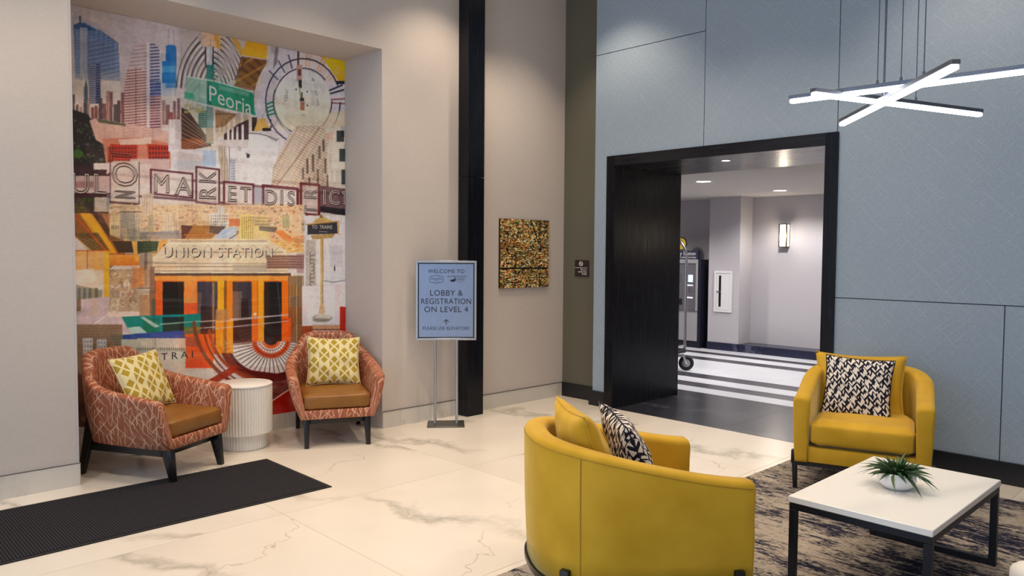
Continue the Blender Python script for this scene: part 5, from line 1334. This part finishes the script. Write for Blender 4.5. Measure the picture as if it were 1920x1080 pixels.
P([(500, 720), (530, 704), (560, 700), (560, 790), (500, 790)], (90, 34, 30), 0.75); P([(500, 756), (560, 716), (560, 800), (480, 800)], (160, 34, 22), noise=0.5); Ln([(500, 758), (560, 718)], (230, 214, 204), 2.4)
R(400, 740, 500, 800, (140, 60, 44), 0.7)
# ---- right edge: white panel with the platform lamp sign
R(570, 404, 648, 612, (226, 222, 224)); R(573, 450, 592, 536, (190, 180, 172), noise=0.35); 
for k in range(9): Arc(585, 476 + k * 7, 4, 4, k * 60, k * 60 + 230, (110, 100, 96), 1.6, 0.8, 10)
R(566, 536, 640, 612, (232, 228, 232)); P([(608, 508), (648, 506), (648, 530), (612, 532)], (210, 210, 214), 0.8); Ln([(604, 526), (626, 529), (648, 525)], (120, 120, 124), 1.6); R(626, 497, 628.5, 508, (30, 28, 36)); R(618, 460, 642, 500, (208, 204, 210), 0.7)
R(600.5, 440, 606, 590, (206, 160, 84), c2=(206, 196, 150)); R(604, 440, 606, 590, (150, 112, 60), 0.6)
P([(576, 421), (632, 416), (633, 438), (576, 440)], (46, 44, 50)); Ln([(574, 421), (634, 415), (635, 440)], (196, 150, 74), 2.2); P([(584, 418), (598, 408), (603, 405), (610, 408), (624, 415)], (206, 172, 100)); P([(582, 441), (628, 438), (624, 446), (586, 449)], (176, 146, 90), noise=0.5); Ell(602, 406, 3, 3, (130, 100, 60))
P([(600, 570), (606, 570), (610, 586), (597, 588)], (206, 176, 140)); Ell(604, 596, 19, 7, (170, 166, 150)); Ell(606, 594, 15, 5, (214, 208, 196)); Ell(602, 600, 17, 4, (110, 104, 94), 0.5)
R(565, 611, 586, 628, (176, 88, 50), stripes=(0, 4, 0.4, (110, 50, 34), 0.7)); R(586, 609, 640, 617, (206, 160, 124)); R(586, 617, 640, 619, (110, 50, 40)); R(586, 619, 648, 680, (226, 220, 218)); R(637, 575, 649, 680, (174, 44, 24)); R(566, 628, 586, 680, (120, 60, 40))
R(560, 640, 648, 800, (190, 176, 168), 0.6)
# double exposures: parts of the collage ghosted over their neighbours
def ghost_copy(x0, y0, x1, y1, dx, dy, a):
    w = win(x0, y0, x1, y1, 0); j0, j1 = w[0].start, w[0].stop; i0, i1 = w[1].start, w[1].stop
    sj, si = int(dy * 1.9), int(dx * 1.9)
    j0b, i0b = max(0, j0 + sj), max(0, i0 + si); j1b, i1b = min(IMG.shape[0], j1 + sj), min(IMG.shape[1], i1 + si)
    hh, ww = min(j1 - j0, j1b - j0b), min(i1 - i0, i1b - i0b)
    if hh <= 0 or ww <= 0: return
    IMG[j0:j0 + hh, i0:i0 + ww] = IMG[j0:j0 + hh, i0:i0 + ww] * (1 - a) + IMG[j0b:j0b + hh, i0b:i0b + ww] * a
for args in ((140, 40, 226, 150, 6, 9, 0.25), (228, 80, 335, 250, 9, -14, 0.22), (340, 60, 460, 170, -8, 12, 0.22), (345, 145, 500, 222, 10, -60, 0.20), (340, 205, 470, 285, 14, 10, 0.25), (500, 90, 648, 240, 60, 130, 0.12),
             (510, 235, 648, 352, -9, 9, 0.3), (137, 315, 648, 402, 7, -38, 0.16), (205, 384, 572, 452, 11, 7, 0.3), (205, 384, 400, 452, 24, 62, 0.15), (137, 395, 330, 505, 14, 18, 0.28), (286, 450, 545, 512, 12, -45, 0.14),
             (286, 517, 410, 670, 9, 26, 0.2), (410, 517, 567, 640, -10, 30, 0.18), (142, 505, 290, 700, 16, -26, 0.22), (400, 640, 560, 780, 18, 12, 0.2), (566, 404, 648, 612, 10, 40, 0.14), (228, 636, 402, 692, 16, -52, 0.15)):
    ghost_copy(*args[:-1], args[-1] * 0.55)
def vnoise(cell):
    hh, ww = IMG.shape[0] // cell + 2, IMG.shape[1] // cell + 2
    g0 = nr.rand(hh, ww); yy, xx = np.arange(IMG.shape[0]) / cell, np.arange(IMG.shape[1]) / cell
    y0, x0 = yy.astype(int), xx.astype(int); fy, fx = (yy - y0)[:, None], (xx - x0)[None, :]
    return (g0[y0][:, x0] * (1 - fy) * (1 - fx) + g0[y0 + 1][:, x0] * fy * (1 - fx) + g0[y0][:, x0 + 1] * (1 - fy) * fx + g0[y0 + 1][:, x0 + 1] * fy * fx) - 0.5
IMG *= (1.04 + 0.08 * vnoise(4) + 0.05 * vnoise(11) + 0.06 * vnoise(60))[..., None]
# print softness: ghosted vertical and horizontal streaks of the overlaid photographs
ghost = np.interp(np.arange(PX.shape[1]), np.arange(0, PX.shape[1], 14), nr.rand(len(range(0, PX.shape[1], 14)))) - 0.5
gh2 = np.interp(np.arange(PX.shape[0]), np.arange(0, PX.shape[0], 16), nr.rand(len(range(0, PX.shape[0], 16)))) - 0.5
IMG *= (1 + 0.07 * ghost[None, :, None]) * (1 + 0.06 * gh2[:, None, None]) * (1 + 0.05 * (nr.rand(*PX.shape)[..., None] - 0.5))
IMG = IMG.reshape(NZG, SSF, NXG, SSF, 3).mean((1, 3)); _l = IMG.mean(-1, keepdims=True)
IMG = (_l + (IMG - _l) * 1.12 - 128) * 1.10 + 134
IM = np.clip(IMG / 255.0, 0, 1)
LIN = np.where(IM <= 0.04045, IM / 12.92, ((IM + 0.055) / 1.055) ** 2.4)
# mesh grid carrying the print as a colour attribute
mx = np.linspace(MX0, MX1, NXG) - (MX0 + MX1) / 2; mz = np.linspace(MZ1, MZ0, NZG) - MZ0
VX, VZ = np.meshgrid(mx, mz)
co = np.stack([VX, np.zeros_like(VX), VZ], -1).reshape(-1, 3)
idx = np.arange(NXG * NZG).reshape(NZG, NXG)
q = np.stack([idx[1:, :-1], idx[1:, 1:], idx[:-1, 1:], idx[:-1, :-1]], -1).reshape(-1, 4)
me = bpy.data.meshes.new('printed_sheet')
me.vertices.add(len(co)); me.vertices.foreach_set('co', co.astype(np.float32).ravel())
me.loops.add(q.size); me.loops.foreach_set('vertex_index', q.astype(np.int32).ravel())
me.polygons.add(len(q)); me.polygons.foreach_set('loop_start', np.arange(0, q.size, 4, dtype=np.int32))
me.update(calc_edges=True); me.validate()
ca = me.color_attributes.new('Col', 'FLOAT_COLOR', 'POINT')
ca.data.foreach_set('color', np.concatenate([LIN.reshape(-1, 3), np.ones((NXG * NZG, 1))], 1).astype(np.float32).ravel())
a = Mat('printed_vinyl', rough=0.35, spec=0.5); vc = a.nt.nodes.new('ShaderNodeVertexColor'); vc.layer_name = 'Col'; a.col(vc.outputs[0])
me.materials.append(a.m); sheet = link(bpy.data.objects.new('printed_sheet', me), mural)
box('backing_board', -(MX1 - MX0) / 2, (MX1 - MX0) / 2, 0.0006, 0.0045, 0.0, MZ1 - MZ0, MT['whiteprint'], mural)
# ---- lettering on the print
IK = {}
def ink(c):
    if c not in IK: IK[c] = Mat('ink_%d_%d_%d' % c, srgb(*c), 0.4).m
    return IK[c]
def mtext(s, x, y, size_px, c, rot=0.0, slope=0.0, outline=None, sx=1.0, spacing=1.0, lift=0.0008):
    mx_, mz_ = g2m(x, y); sc = 0.0043
    e = rad(rot); xd = Vector((math.cos(e), 0, math.sin(e))); yd = Vector((-math.sin(e), 0, math.cos(e)))
    if slope: xd = Vector((1, 0, slope)).normalized()
    return text_mesh('lettering', s, size_px * sc, ink(c), sheet, frame_mtx((mx_ - (MX0 + MX1) / 2, -lift, mz_ - MZ0), xd, yd), 'CENTER', 0.0002, outline, spacing, sx)
mtext('Peoria', 432, 190, 42, (226, 234, 226), slope=-0.20, sx=0.80)
def neon(s, x, y, size, rot=0, sx=1.0, c=(238, 228, 218), d=(98, 66, 66)):
    mtext(s, x + 0.8, y + 0.8, size, d, rot, 0, 0.0062, sx, 1.0, 0.0004); mtext(s, x, y, size, c, rot, 0, 0.0034, sx, 1.0, 0.0046)
neon('U', 150, 346, 46, 0, 0.9); neon('L', 186, 347, 46, 0, 0.9)
neon('T', 226, 290, 50, 90, 0.8, (206, 110, 90), (120, 50, 44)); neon('O', 236, 326, 58, 90, 0.95); neon('N', 236, 364, 46, 90, 0.4)
neon('M', 302, 345, 46, 0, 0.85); neon('A', 343, 350, 46, 0, 0.95)
neon('R', 390, 362, 44, 90, 0.9); neon('K', 390, 332, 44, 90, 0.8)
neon('E', 434, 364, 42, 0, 0.9); neon('T', 460, 365, 40, 0, 0.9)
neon('D', 507, 371, 42, 0, 0.9); neon('I', 527, 371, 42); neon('S', 545, 373, 42, 0, 0.9)
neon('T', 582, 392, 38, 90, 0.7); neon('R', 582, 364, 42, 90, 0.8)
neon('I', 608, 371, 42); neon('C', 626, 372, 42, 0, 0.9); neon('T', 645, 373, 38, 0, 0.4)
mtext('UNION STATION', 415.2, 475.2, 27, (84, 68, 58), 0, 0, None, 0.92, 1.12, 0.0006); mtext('UNION STATION', 413.5, 473.5, 27, (240, 230, 210), 0, 0, None, 0.92, 1.12, 0.0014)
mtext('TO  TRAINS', 604, 426, 10.5, (226, 222, 216), slope=0.02, sx=0.85); mtext('—', 606, 434, 12, (226, 222, 216), sx=1.6)
mtext('L', 285, 668, 17, (60, 52, 50), sx=1.3); mtext('T R A I', 333, 667, 18, (52, 44, 44), sx=1.1)
mtext('N', 587, 150, 8, (60, 60, 80), 0, -0.1); mtext('U', 556, 151, 7, (60, 60, 80)); mtext('CO', 536, 184, 9, (150, 150, 160), 90); mtext('CHIC', 538, 176, 8, (150, 150, 160), 90); mtext('EST. 1925', 594, 184, 7.5, (90, 96, 110), -78); mtext('1881', 569, 216, 7, (196, 180, 150))
